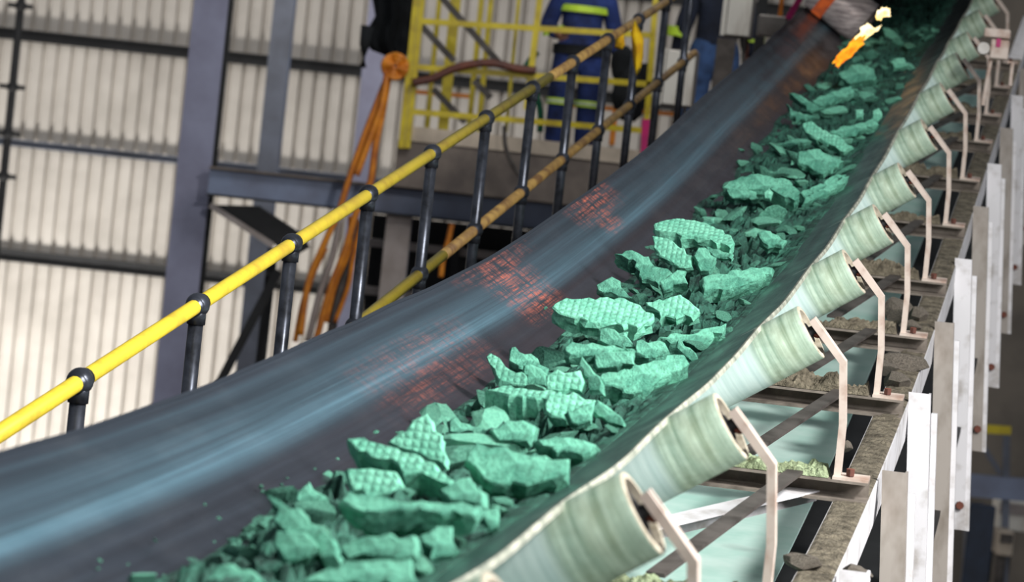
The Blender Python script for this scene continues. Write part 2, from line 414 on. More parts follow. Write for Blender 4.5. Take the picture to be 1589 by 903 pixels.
bm = BM(); R_ = []
for t in [3.2 + i * .5 for i in range(48)]: R_.append([bm.verts.new(W(t, u, v) - W(10, 0, -.9)) for u, v in ((-.8, -.9), (.95, -.9), (.95, -.92), (-.8, -.92))])
for a, b in zip(R_, R_[1:]):
    for k in range(4): bm.faces.new((a[k], a[(k + 1) % 4], b[(k + 1) % 4], b[k]))
tag(obj('dark_backing', bm, BLACK, None, Matrix.Translation(W(10, 0, -.9))), 'added black sheet darkening the gaps beneath the mint return strand of the conveyor', 'backing sheet')  # sheet added so the gaps below the channel read as dark
for k in range(len(TK) - 2):
    a, b = TK[k], TK[k + 1]; dt = b - a
    P_ = W(b - .03, .635, -.128); Q_ = W(a + .12 * dt, .47, -.128); c = (P_ + Q_) / 2
    bm = BM(); bar(bm, P_ - c, Q_ - c, .046, .01, frame(a)[2])
    tag(obj('tie_bar', bm, DARKBAR, None, Matrix.Translation(c)), f'dark flat bracing bar slanting under the rollers between the {ORD[k]} and {ORD[k+1]} idlers', 'steel bar', 'bracing bars under the idlers')
bm = BM(); A_, B_ = W(8.3, .2, -.21), W(9.45, .72, -.185); c = (A_ + B_) / 2
prism(bm, [(-.04, 0), (.04, 0), (.04, .06), (.034, .06), (.034, .006), (-.04, .006)], A_ - c, B_ - c, basis(B_ - A_, frame(9)[2])[0] * -1, -frame(9)[2])
tag(obj('angle_brace', bm, WHITEM, None, Matrix.Translation(c)), 'white angle brace rising to the foot of the fourth idler bracket', 'steel brace')

POST = [(8.05, .86)] + [(9.66, .86), (11.19, .845), (12.8, .845), (14.41, .84), (15.99, .846), (17.55, .848), (19.12, .855), (20.8, .86), (22.4, .86)]
for k, (t, u) in enumerate(POST):
    top = W(t, u, -.165); top.z += 0; bot = top + Vector((0, 0, -1.2)) + RT * .10
    wd = .075
    root = thing('angle_post', f'upright pale steel post outside the white channel, {ORD[k]} up from the lower edge', 'steel post', Matrix.Translation(top), 'posts along the right of the conveyor')
    bm = BM(); d = (bot - top)
    # angle: face towards the camera, return leg along the conveyor
    prism(bm, [(0, 0), (wd, 0), (wd, .07), (wd - .007, .07), (wd - .007, .008), (0, .008)], Vector(), d, RT, HD)
    obj('angle_section', bm, POSTM if k % 2 else WHITEM, root)
    bm = BM(); bmesh.ops.create_cone(bm, cap_ends=True, segments=8, radius1=.018, radius2=.018, depth=.03, matrix=Matrix.Translation(d + RT * .04 + Vector((0, -.01, .11))) @ Matrix.Rotation(PI / 2, 4, 'X'))
    obj('bolt', bm, RUST, root)
    bm = BM(); dd = d.normalized(); prism(bm, [(wd, -.002), (wd + .02, -.002), (wd + .02, .05), (wd, .05)], d * .06 + HD * .12, d, RT, HD)
    o = obj('stiffener', bm, WHITEM, root)

def rock_bm(seed, sub=2, cuts=5, jit=.12, elong=(1, 1, 1)):
    rnd = random.Random(seed); bm = BM(); bmesh.ops.create_icosphere(bm, subdivisions=sub, radius=1)
    for i in range(cuts):
        n = Vector((rnd.gauss(0, 1), rnd.gauss(0, 1), rnd.gauss(0, 1))).normalized(); d = rnd.uniform(.45, .8)
        g = bmesh.ops.bisect_plane(bm, geom=bm.verts[:] + bm.edges[:] + bm.faces[:], plane_co=n * d, plane_no=n, clear_outer=True)
        ed = [x for x in g['geom_cut'] if isinstance(x, bmesh.types.BMEdge)]
        try: bmesh.ops.contextual_create(bm, geom=ed)
        except Exception: pass
    off = Vector((seed * 1.7, seed * .3, 0))
    bmesh.ops.triangulate(bm, faces=[f for f in bm.faces if len(f.verts) > 4])
    for v in bm.verts:
        v.co += v.co.normalized() * (noise.noise(v.co * 2.3 + off) * jit + noise.noise(v.co * 6 + off) * jit * .4)
        v.co = Vector((v.co.x * elong[0], v.co.y * elong[1], v.co.z * elong[2]))
    return bm
def rock_mesh(name, seed, m, **k):
    bm = rock_bm(seed, **k); bmesh.ops.recalc_face_normals(bm, faces=bm.faces); me = bpy.data.meshes.new(name); bm.to_mesh(me); bm.free(); me.materials.append(m); return me
def place(name, me, p, size, rot, frame_m=None):
    o = bpy.data.objects.new(name, me); C.objects.link(o); o.location = p; o.rotation_euler = rot; o.scale = size; return o
rk = [rock_mesh('grey_rock', 40 + i, ROCK, sub=3, cuts=6) for i in range(4)]
ROCKS = [(1396, 475, 34, 22, 30, 'broken grey rock tilted on the dusty channel behind the fifth idler bracket'), (1422, 486, 26, 18, 20, 'brown jagged rock on the outer edge of the channel above the fifth idler foot'),
         (1412, 502, 24, 10, 14, 'small flat grey stone lying below two jagged rocks on the channel'), (1408, 562, 62, 26, 22, 'long flat grey slab of rock bridging the channel near a post top'),
         (1376, 566, 24, 20, 18, 'dark rounded rock tucked left of the long flat slab on the channel'), (1388, 588, 36, 22, 20, 'grey lump below the long flat slab on the channel'),
         (1310, 690, 18, 14, 16, 'small purple grey stone on the inner edge of the channel beside the fourth bracket'), (1250, 870, 50, 28, 18, 'dusty flat rock at the bottom edge on the channel'),
         (1330, 885, 36, 24, 22, 'dark striped lump of rock at the bottom beside the nearest post')]
for i, (px, py, w, dd, h, lab) in enumerate(ROCKS):
    p, t, u = on_level(px, py + h * .2, -.18); s = 5000 / p.y / 1.35
    tag(place('grey_rock', rk[i % 4], p, (w / s / 2 * 1.1, dd / s / 1.6, h / s / 1.7), (random.uniform(-.2, .2), .1, random.uniform(-.5, .5))), lab, 'rock', 'rocks spilled on the channel')

# ------------------------------------------------------------------ green cake
def noise_h(t, u): return .6 * noise.noise(Vector((t * 3.1, u * 6, 1))) + .4 * noise.noise(Vector((t * 9, u * 14, 4)))
def bed_v(t, u):
    c = .10; l = -.195 + .05 * noise.noise(Vector((t * 1.3, 0, 9))); r = .36 + .02 * noise.noise(Vector((t * 2, 0, 3)))
    x = (u - l) / (c - l) if u < c else (r - u) / (r - c)
    if x <= 0: return bv(u) - .012
    x = min(1, x); env = x ** .75
    return bv(u) * (1 if u < .3 else 1) + (.075 + .05 * noise_h(t, u)) * env * (1.0 if u < .1 else 1 - .25 * (u - .1)) - .004
bm = BM(); V = []
for i in range(900):
    t = 4.0 + i * .0221; V.append([])
    for j in range(61):
        u = -.31 + .72 * j / 60; vv = bed_v(t, u)
        wx = noise.noise(Vector((t * 13, u * 13, 7))) * .6; wy = noise.noise(Vector((t * 13, u * 13, 17))) * .6
        k = (.030 * (noise.cell(Vector((t * 11 + wx + u * 5, u * 15 + wy - t * 3, 2))) - .5) + .024 * (noise.cell(Vector((t * 27 + wx * 2, u * 32 + wy * 2 + t * 6, 5))) - .5) + .014 * noise.noise(Vector((t * 60, u * 70, 2)))) * (1 if u < .2 else max(.15, 1 - (u - .2) * 6)) if vv > bv(u) + .01 else 0
        V[-1].append(bm.verts.new(W(t, u, vv + k) - W(10, 0, 0)))
for a, b in zip(V, V[1:]):
    for j in range(60): bm.faces.new((a[j], a[j + 1], b[j + 1], b[j]))
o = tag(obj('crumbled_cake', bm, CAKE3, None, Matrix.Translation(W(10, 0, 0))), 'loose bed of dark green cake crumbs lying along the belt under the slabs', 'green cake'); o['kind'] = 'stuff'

SL = []                                           # where the hero slabs are, to name the small lumps
def slab(label, pts, crop=(0, 0, 1), a=35, b=0, T=.05, h=.15, m=None, name='cake_piece', jag=.009, short=None):
    pts = [(crop[0] + x / crop[2], crop[1] + y / crop[2]) for x, y in pts]
    cx = sum(p[0] for p in pts) / len(pts); cy = sum(p[1] for p in pts) / len(pts)
    p0, t, u = on_level(cx, cy, VC + h); Tn, R, Nn = frame(t)
    n = (Nn - Tn * math.tan(math.radians(a)) + R * math.tan(math.radians(b))).normalized()
    x = (R - n * R.dot(n)).normalized(); y = n.cross(x)
    poly = []
    for q in pts:
        d = ray(*q); k = (p0 - EYE).dot(n) / d.dot(n); r = EYE + d * k - p0; poly.append(Vector((r.dot(x), r.dot(y), 0)))
    # resample the outline and roughen it
    rnd = random.Random(int(cx * 7 + cy)); out = []
    for i in range(len(poly)):
        A, B = poly[i], poly[(i + 1) % len(poly)]; L = (B - A).length; m_ = max(1, int(L / .018))
        for j in range(m_):
            f = j / m_; e = 0 if j == 0 else 1
            out.append(A.lerp(B, f) + Vector((rnd.uniform(-1, 1), rnd.uniform(-1, 1), 0)) * jag * e)
    bm = BM(); c = sum(out, Vector()) / len(out); rings = []
    for li, (z, ins) in enumerate(((0, .004), (-.004, 0), (-T * .3, -.002), (-T * .62, .002), (-T, .008))):
        ring = []
        for i, q in enumerate(out):
            dirn = (q - c); dirn = dirn.normalized() if dirn.length > 1e-6 else Vector((1, 0, 0))
            w = rnd.uniform(-1, 1) * jag * (.9 if li > 1 else .15)
            ring.append(bm.verts.new(q - dirn * (ins + w) + Vector((0, 0, z + (rnd.uniform(-1, 1) * .004 if li > 1 else 0)))))
        rings.append(ring)
    n_ = len(out)
    for A, B in zip(rings, rings[1:]):
        for i in range(n_): bm.faces.new((A[i], A[(i + 1) % n_], B[(i + 1) % n_], B[i]))
    f1 = bm.faces.new(rings[0]); f2 = bm.faces.new(rings[-1][::-1]); bmesh.ops.triangulate(bm, faces=[f1, f2])
    M = Matrix(((x.x, y.x, n.x, p0.x), (x.y, y.y, n.y, p0.y), (x.z, y.z, n.z, p0.z), (0, 0, 0, 1)))
    o = tag(obj(name, bm, m or CAKE, None, M), label, 'green cake', 'broken slabs of green cake on the belt')
    SL.append((cx, cy, short or label, t, u)); return o
c7 = (700, 420, 3.695); c8 = (800, 250, 3); c9 = (970, 0, 2.566); c3 = (300, 602, 3); c0 = (0, 602, 3)
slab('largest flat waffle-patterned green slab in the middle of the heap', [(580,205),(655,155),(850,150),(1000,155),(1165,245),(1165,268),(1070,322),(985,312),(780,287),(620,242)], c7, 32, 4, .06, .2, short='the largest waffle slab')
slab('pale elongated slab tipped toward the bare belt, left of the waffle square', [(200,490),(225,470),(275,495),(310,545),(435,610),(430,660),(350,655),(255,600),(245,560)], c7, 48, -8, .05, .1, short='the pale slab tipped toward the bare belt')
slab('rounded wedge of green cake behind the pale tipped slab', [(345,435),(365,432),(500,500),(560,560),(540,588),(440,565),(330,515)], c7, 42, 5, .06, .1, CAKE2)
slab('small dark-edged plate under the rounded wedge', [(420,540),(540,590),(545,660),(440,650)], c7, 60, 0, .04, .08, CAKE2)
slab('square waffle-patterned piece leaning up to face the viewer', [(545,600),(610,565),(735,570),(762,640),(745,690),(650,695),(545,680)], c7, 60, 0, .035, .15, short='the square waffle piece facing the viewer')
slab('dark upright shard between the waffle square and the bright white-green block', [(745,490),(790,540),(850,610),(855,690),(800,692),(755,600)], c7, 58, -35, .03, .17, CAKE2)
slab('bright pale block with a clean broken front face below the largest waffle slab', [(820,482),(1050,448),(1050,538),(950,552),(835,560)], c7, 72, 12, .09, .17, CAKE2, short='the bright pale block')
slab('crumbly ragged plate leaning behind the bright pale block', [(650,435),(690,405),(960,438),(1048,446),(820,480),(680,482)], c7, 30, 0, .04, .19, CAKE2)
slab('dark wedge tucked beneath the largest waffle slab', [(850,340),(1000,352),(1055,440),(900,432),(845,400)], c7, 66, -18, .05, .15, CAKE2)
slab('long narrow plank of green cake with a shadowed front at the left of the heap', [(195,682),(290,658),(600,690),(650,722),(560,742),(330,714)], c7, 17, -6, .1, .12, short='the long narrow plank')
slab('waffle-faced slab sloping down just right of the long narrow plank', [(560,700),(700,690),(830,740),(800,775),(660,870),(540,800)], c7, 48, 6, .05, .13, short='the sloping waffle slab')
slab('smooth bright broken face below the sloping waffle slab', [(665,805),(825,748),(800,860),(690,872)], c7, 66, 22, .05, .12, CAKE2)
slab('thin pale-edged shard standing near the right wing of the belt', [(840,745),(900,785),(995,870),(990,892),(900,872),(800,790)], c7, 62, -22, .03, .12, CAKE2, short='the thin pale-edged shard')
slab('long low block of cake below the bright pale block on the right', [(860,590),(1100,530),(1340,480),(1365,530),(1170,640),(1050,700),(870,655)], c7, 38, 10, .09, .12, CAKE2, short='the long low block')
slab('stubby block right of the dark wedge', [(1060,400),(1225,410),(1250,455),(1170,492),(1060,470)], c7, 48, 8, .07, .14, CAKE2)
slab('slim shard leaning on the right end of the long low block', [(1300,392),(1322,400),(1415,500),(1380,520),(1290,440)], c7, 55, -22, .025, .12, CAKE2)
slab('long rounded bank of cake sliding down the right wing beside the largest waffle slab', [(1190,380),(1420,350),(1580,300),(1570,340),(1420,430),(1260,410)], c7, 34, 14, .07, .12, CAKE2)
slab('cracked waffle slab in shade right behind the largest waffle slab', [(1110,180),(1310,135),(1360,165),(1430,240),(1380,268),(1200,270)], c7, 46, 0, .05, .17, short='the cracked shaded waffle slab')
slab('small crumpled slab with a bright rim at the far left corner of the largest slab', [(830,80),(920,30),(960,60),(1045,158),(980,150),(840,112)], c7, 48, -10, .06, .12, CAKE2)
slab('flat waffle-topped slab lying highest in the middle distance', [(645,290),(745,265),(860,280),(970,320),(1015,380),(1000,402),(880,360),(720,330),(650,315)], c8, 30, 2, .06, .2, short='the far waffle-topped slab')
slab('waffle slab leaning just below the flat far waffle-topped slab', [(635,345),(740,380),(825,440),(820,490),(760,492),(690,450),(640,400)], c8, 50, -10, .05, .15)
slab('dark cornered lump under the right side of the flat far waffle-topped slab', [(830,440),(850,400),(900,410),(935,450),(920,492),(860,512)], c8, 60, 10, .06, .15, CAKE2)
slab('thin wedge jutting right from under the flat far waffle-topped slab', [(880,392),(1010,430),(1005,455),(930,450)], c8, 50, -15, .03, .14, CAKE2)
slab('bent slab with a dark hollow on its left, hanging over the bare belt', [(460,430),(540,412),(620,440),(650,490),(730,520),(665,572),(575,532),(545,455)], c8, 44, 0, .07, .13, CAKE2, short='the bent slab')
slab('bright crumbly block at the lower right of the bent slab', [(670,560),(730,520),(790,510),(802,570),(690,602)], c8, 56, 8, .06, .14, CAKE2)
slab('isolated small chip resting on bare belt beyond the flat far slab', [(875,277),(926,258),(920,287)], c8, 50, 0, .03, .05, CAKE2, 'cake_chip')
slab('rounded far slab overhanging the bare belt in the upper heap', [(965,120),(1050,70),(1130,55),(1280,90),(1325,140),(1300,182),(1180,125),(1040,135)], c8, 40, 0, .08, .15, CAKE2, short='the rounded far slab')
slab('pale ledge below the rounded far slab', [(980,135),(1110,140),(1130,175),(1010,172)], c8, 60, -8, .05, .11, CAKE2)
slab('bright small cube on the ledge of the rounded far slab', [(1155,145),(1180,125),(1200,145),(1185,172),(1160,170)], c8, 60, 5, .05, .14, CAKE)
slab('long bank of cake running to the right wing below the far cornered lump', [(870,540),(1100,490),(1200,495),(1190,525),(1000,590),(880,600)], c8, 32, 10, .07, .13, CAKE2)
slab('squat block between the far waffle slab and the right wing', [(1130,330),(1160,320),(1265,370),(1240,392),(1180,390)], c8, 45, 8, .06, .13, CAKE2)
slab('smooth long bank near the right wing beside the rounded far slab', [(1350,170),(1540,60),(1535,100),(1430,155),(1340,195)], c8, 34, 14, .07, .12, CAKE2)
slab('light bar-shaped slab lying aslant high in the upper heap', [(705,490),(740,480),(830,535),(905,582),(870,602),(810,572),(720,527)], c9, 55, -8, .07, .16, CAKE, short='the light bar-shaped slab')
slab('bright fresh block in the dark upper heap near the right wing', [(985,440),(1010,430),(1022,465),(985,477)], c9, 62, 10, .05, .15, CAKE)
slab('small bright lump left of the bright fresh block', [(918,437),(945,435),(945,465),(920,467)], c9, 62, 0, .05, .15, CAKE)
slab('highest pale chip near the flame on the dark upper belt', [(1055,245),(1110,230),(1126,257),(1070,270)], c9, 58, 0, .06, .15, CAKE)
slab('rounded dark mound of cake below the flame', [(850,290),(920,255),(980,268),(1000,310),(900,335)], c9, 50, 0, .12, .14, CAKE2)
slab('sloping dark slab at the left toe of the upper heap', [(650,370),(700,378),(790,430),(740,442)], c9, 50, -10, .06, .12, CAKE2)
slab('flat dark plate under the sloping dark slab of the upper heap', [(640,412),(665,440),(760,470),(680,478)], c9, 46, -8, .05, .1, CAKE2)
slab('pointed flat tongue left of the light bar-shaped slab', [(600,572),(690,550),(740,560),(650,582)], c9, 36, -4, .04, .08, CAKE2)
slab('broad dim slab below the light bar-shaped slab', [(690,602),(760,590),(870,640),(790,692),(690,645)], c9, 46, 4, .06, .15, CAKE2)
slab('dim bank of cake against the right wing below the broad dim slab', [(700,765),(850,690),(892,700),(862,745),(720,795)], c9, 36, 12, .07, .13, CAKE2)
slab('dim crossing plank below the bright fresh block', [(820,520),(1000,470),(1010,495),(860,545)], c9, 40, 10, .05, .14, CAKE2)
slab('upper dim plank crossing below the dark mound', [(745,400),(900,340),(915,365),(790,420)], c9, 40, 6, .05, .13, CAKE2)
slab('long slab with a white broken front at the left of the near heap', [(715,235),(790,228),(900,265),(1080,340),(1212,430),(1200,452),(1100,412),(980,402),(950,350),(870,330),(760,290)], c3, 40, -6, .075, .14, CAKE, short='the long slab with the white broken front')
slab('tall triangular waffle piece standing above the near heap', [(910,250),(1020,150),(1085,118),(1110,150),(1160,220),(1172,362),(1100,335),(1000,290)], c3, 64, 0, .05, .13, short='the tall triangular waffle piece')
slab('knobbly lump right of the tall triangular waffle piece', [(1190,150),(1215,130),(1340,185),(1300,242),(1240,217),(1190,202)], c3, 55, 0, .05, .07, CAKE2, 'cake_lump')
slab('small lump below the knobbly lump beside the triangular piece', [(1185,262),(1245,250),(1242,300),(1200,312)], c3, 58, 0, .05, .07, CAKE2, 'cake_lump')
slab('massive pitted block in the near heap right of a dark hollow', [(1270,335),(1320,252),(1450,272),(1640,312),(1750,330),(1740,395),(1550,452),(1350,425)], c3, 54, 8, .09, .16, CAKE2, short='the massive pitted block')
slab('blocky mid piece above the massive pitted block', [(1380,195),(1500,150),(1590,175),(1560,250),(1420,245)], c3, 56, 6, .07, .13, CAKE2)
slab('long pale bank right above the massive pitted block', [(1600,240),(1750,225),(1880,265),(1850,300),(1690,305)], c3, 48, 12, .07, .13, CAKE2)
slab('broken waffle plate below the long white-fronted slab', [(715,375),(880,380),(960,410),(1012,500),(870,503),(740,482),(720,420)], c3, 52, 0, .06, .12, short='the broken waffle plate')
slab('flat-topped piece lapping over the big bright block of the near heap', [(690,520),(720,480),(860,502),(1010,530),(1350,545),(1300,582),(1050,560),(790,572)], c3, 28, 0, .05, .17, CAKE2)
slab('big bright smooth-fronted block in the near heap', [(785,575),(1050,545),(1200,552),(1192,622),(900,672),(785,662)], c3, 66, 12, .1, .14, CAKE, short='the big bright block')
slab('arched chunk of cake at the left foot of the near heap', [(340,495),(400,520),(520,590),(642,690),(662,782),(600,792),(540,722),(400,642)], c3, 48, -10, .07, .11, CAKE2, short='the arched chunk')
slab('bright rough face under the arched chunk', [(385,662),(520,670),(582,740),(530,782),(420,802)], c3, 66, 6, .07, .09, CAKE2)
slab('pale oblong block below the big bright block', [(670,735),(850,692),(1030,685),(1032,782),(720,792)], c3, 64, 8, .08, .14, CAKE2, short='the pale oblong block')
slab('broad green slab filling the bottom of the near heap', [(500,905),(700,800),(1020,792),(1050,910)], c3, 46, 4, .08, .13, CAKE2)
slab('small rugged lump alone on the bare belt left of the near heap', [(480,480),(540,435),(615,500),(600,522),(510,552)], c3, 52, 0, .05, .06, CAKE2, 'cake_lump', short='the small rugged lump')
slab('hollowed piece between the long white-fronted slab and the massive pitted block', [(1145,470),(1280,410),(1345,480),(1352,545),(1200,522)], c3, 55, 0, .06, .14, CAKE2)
slab('pale corner shard over a black hollow at the right of the near heap', [(1310,580),(1420,550),(1416,642),(1380,662)], c3, 60, 14, .05, .13, CAKE2)
slab('dark chunk in the shaded right toe of the near heap', [(1050,680),(1200,640),(1240,760),(1100,800)], c3, 52, 12, .07, .12, CAKE2)
slab('pale lump cut by the bottom edge of the photo, lowest in the heap', [(1020,820),(1080,810),(1205,880),(1180,912),(970,912)], c0, 52, -4, .07, .09, CAKE2)

# smaller lumps piled round the slabs: each its own object
lm = [rock_mesh('cake_lump', 100 + i, CAKE if i % 3 == 0 else CAKE2, sub=2, cuts=9, jit=.1, elong=(1, .72, .5)) for i in range(16)]
def zone(px, py):
    best = min((s for s in SL if s[2].startswith('the ')), key=lambda s: (s[0] - px) ** 2 + (s[1] - py) ** 2)
    return best[2]
def project(p):
    d = p - EYE; k = d.dot(FW); return 794.5 + FPX * d.dot(CR) / k, 451.5 - FPX * d.dot(CU) / k
rnd = random.Random(5); cnt = 0
for i in range(900):
    t = 5.0 + 16 * rnd.random() ** .9; u = rnd.uniform(-.24, .36)
    v = bed_v(t, u)
    if v < bv(u) + .005 and rnd.random() < .6: continue
    p = W(t, u, v + .008); px, py = project(p)
    if not (-10 < px < 1600 and -10 < py < 915): continue
    s = rnd.uniform(.03, .075) * (1 if rnd.random() < .6 else .55) if u > -.13 else rnd.uniform(.014, .042)
    if u > .24: s *= .6
    o = place('cake_lump', lm[cnt % 16], p, (s * rnd.uniform(.8, 1.7), s * rnd.uniform(.8, 1.5), s * rnd.uniform(.7, 1.1)), (rnd.uniform(-.2, .9), rnd.uniform(-.6, .6), rnd.uniform(-.9, .9) + (PI if rnd.random() < .5 else 0)))
    big = 'sizeable' if s > .045 else 'small'
    z = zone(px, py); tag(o, f'{big} broken green lump in the heap around {z}', 'green cake', f'{big} lumps around {z}')
    cnt += 1
    if cnt >= 234: break
# crumbs scattered on the bare belt left of the near heap
CR_ = [(405,755,6),(408,762,5),(437,752,5),(440,765,6),(318,783,5),(338,804,8),(240,838,6),(195,878,8),(211,889,6),(155,870,5),(152,882,5),(275,848,8),(295,868,8),(290,858,6),(330,842,8),(352,852,8),(372,840,6),(392,848,7),(400,822,10),(522,712,7),(530,716,6),(583,670,7),(516,722,5),(705,618,4),(742,638,4),(703,640,4),(488,728,4),(445,742,4),(640,665,5),(847,478,5),(240,878,5),(255,895,5),(310,826,4),(355,838,6),(378,856,6)]
for i, (px, py, w) in enumerate(CR_):
    p, t, u = on_level(px, py, bv(on_level(px, py, .12)[2]) + .006); s = w / 5000 * p.y / 1.1
    o = place('cake_crumb', lm[i % 16], p, (s, s, s * .9), (rnd.uniform(-1, 1), rnd.uniform(-1, 1), rnd.uniform(0, 6)))
    tag(o, 'tiny pale green crumb scattered on the bare belt left of the near heap' if px < 660 else 'tiny green crumb on the bare belt left of the middle heap', 'crumb', 'crumbs on the bare belt by the near heap' if px < 660 else 'crumbs on the bare belt by the middle heap')

# ------------------------------------------------------------------ handrail
RT0, RP, RU, RZ, RG = 8.457, 1.1298, -1.2694, -.6774, .1643
def rail(k, dz=0):
    t = RT0 + RP * k; p = HD * t + RT * (UOFF + RU); p.z = CAMZ + RZ + RG * (t - RT0) + dz; return p
hr = thing('handrail', 'tubular handrail with yellow rails and dark ball-jointed posts beyond the left of the belt', 'handrail', Matrix.Translation(rail(0, -1.05)))
HI = hr.matrix_world.inverted()
for nm, dz, spl in (('top_rail', 0, 6.4), ('mid_rail', -.5, 4.4)):
    bm = BM(); tube(bm, [HI @ rail(-2.5, dz), HI @ rail(spl, dz)], .0235, 14); obj(nm, bm, YEL, hr, smooth=True)
    bm = BM(); tube(bm, [HI @ rail(spl, dz), HI @ rail(11.5, dz)], .0235, 14); o = obj(nm, bm, YEL2, hr, smooth=True); o['label'] = 'timeworn brownish far length of rail'
for k in range(-2, 12):
    b = HI @ rail(k, -1.05); bm = BM(); tube(bm, [b, HI @ rail(k, -.03)], .0235, 14); tube(bm, [b, b + Vector((0, 0, .012))], .05, 14); po = obj('post', bm, GALV, hr, smooth=True)
    for dz in (0, -.5):
        bm = BM(); sphere(bm, HI @ rail(k, dz), .038, 3); d = (rail(1) - rail(0)).normalized(); c = HI @ rail(k, dz)
        tube(bm, [c - d * .044, c + d * .044], .029, 14); tube(bm, [c, c - Vector((0, 0, .06))], .029, 14)
        obj('ball_joint', bm, GALV, po, smooth=True)
bm = BM(); bar(bm, rail(-3, -1.08) - rail(0), rail(6.6, -1.08) - rail(0), .5, .05)
tag(obj('walkway_deck', bm, DARKBAR, None, Matrix.Translation(rail(0))), 'dark sloping walkway deck under the handrail posts', 'walkway')

# ------------------------------------------------------------------ building: wall, girts, floor
WY = 45.0; PXM = WY / FPX
def atYpt(px, py, Y=WY): return atY(px, py, Y)
bm = BM(); pitch = .2; xs = []; x = -24.0
prof_c = [(0, 0), (.13, 0), (.142, .09), (.19, .09)]
while x < 14:
    xs += [(x + a, b) for a, b in prof_c]; x += .2
zs = [0, 4.0, 6.2, 8.6, 11]
G = [[bm.verts.new((a, WY + b, z)) for z in zs] for a, b in xs]
for A, B in zip(G, G[1:]):
    for j in range(4):
        f = bm.faces.new((A[j], B[j], B[j + 1], A[j + 1])); f.material_index = 0
WALLM = [mat('wall_sheet', (196, 190, 182), (176, 170, 162), 1.2, .65)]
struct(obj('wall_back', bm, WALLM))
bm = BM(); box(bm, (-26, -6, -.1), (18, 46, 0)); struct(obj('floor', bm, CONCD))
for i, (px, py, hgt) in enumerate(((145, 66, .16), (140, 234, .1), (130, 408, .17), (130, -100, .16))):
    c = atY(px, py, WY - .08); bm = BM()
    prism(bm, [(0, hgt / 2), (-.12, hgt / 2), (-.12, hgt / 2 - .02), (-.02, hgt / 2 - .02), (-.02, -hgt / 2 + .02), (-.12, -hgt / 2 + .02), (-.12, -hgt / 2), (0, -hgt / 2)], Vector((-24, WY - .05, c.z)), Vector((14, WY - .05, c.z)), Vector((0, 1, 0)), Vector((0, 0, 1)))
    struct(obj(f'trim_{i+1}', bm, BLACK if i != 1 else COLD))

def hcol(px, py, Y, wid, dep, label, m, m2, z0=0.0, z1=10.5, name='steel_upright'):
    p = atY(px, py, Y); root = thing(name, label, 'steel column', Matrix.Translation((p.x, Y, z0)))
    h = z1 - z0
    bm = BM(); box(bm, (-wid / 2, 0, 0), (wid / 2, .018, h)); obj('front_flange', bm, m, root)
    bm = BM(); box(bm, (-.008, .018, 0), (.008, dep, h)); obj('web', bm, m2, root)
    bm = BM(); box(bm, (-wid / 2, dep, 0), (wid / 2, dep + .018, h)); obj('back_flange', bm, m2, root)
    return root
hcol(297, 300, 29, .31, .5, 'tall leaning blue-grey steel column nearest at the left of the building', COLM, BLACK)  # black web and back flange paint in the shade of the recess
hcol(428, 130, 39, .25, .3, 'narrow shaded steel column behind the tall blue-grey column', COLD, BEAMM)
hcol(578, 130, 40, .3, .3, 'blue-grey column behind the hanging black coat and orange hoses', COLM, COLD)
hcol(612, 410, 28.6, .22, .25, 'beige column under the concrete platform', BEIGE, COLD, 0, atY(612, 330, 28.6).z)
# dark conduit at far left
bm = BM(); a = atY(30, 0, 40); b = atY(6, 300, 40); x = (a.x + b.x) / 2
cd = thing('scaffold_tube', 'dark vertical tube with clamp couplers at the far left', 'scaffold tube', Matrix.Translation((x, 40, 0)))
tube(bm, [(0, 0, 0), (0, 0, 10)], .05, 12); obj('tube', bm, BLACK, cd, smooth=True)
for py in (8, 135, 208, 275):
    z = atY(20, py, 40).z; bm = BM(); sphere(bm, (0, 0, z), .085, 2, (1, 1, .8)); tube(bm, [(-.16, -.03, z), (.16, -.03, z)], .03, 8); obj('clamp', bm, BLACK, cd)
# platform beam
Yb = 28.6
L_ = atY(322, 288, Yb - .1); R_ = atY(1010, 345, Yb - .1)
zb = (atY(600, 287, Yb - .1).z + atY(600, 333, Yb - .1).z) / 2; hh = (atY(600, 287, Yb - .1).z - atY(600, 333, Yb - .1).z) / 2
pb = thing('platform_girder', 'horizontal blue-grey steel beam carrying the platform, running right from the tall column', 'steel beam', Matrix.Translation((0, Yb, zb)))
bm = BM(); box(bm, (L_.x, -.02, -hh + .02), (3, 0, hh - .02)); obj('web', bm, BEAMM, pb)
bm = BM(); box(bm, (L_.x, -.1, hh - .02), (3, .1, hh)); obj('top_flange', bm, CONCD, pb)
bm = BM(); box(bm, (L_.x, -.1, -hh), (3, .1, -hh + .02)); obj('bottom_flange', bm, BLACK, pb)  # black paints in the shadow under the beam
# knee brace, strut
def barthing(name, label, a, b, w, h, m, cat, n=None):
    c = (Vector(a) + Vector(b)) / 2; bm = BM(); bar(bm, Vector(a) - c, Vector(b) - c, w, h, n or Vector((0, 0, 1))); return tag(obj(name, bm, m, None, Matrix.Translation(c)), label, cat)
kb = thing('knee_brace', 'dark angled knee brace between the tall column and the beam', 'steel brace', Matrix.Translation(atY(400, 350, 28.8)))
K = kb.matrix_world.inverted()
bm = BM(); P = [K @ atY(*q, 28.8) for q in ((332, 318), (400, 320), (470, 366), (478, 385), (452, 400), (425, 378))]
va = [bm.verts.new(p) for p in P]; vb = [bm.verts.new(p + Vector((0, .25, 0))) for p in P]; bm.faces.new(va); bm.faces.new(vb[::-1])
for i in range(6): bm.faces.new((va[i], va[(i + 1) % 6], vb[(i + 1) % 6], vb[i]))
obj('web_plate', bm, BLACK, kb)
bm = BM(); bar(bm, K @ atY(326, 318, 28.7), K @ atY(424, 381, 28.7), .05, .05); o = obj('edge_flange', bm, BEIGE, kb)
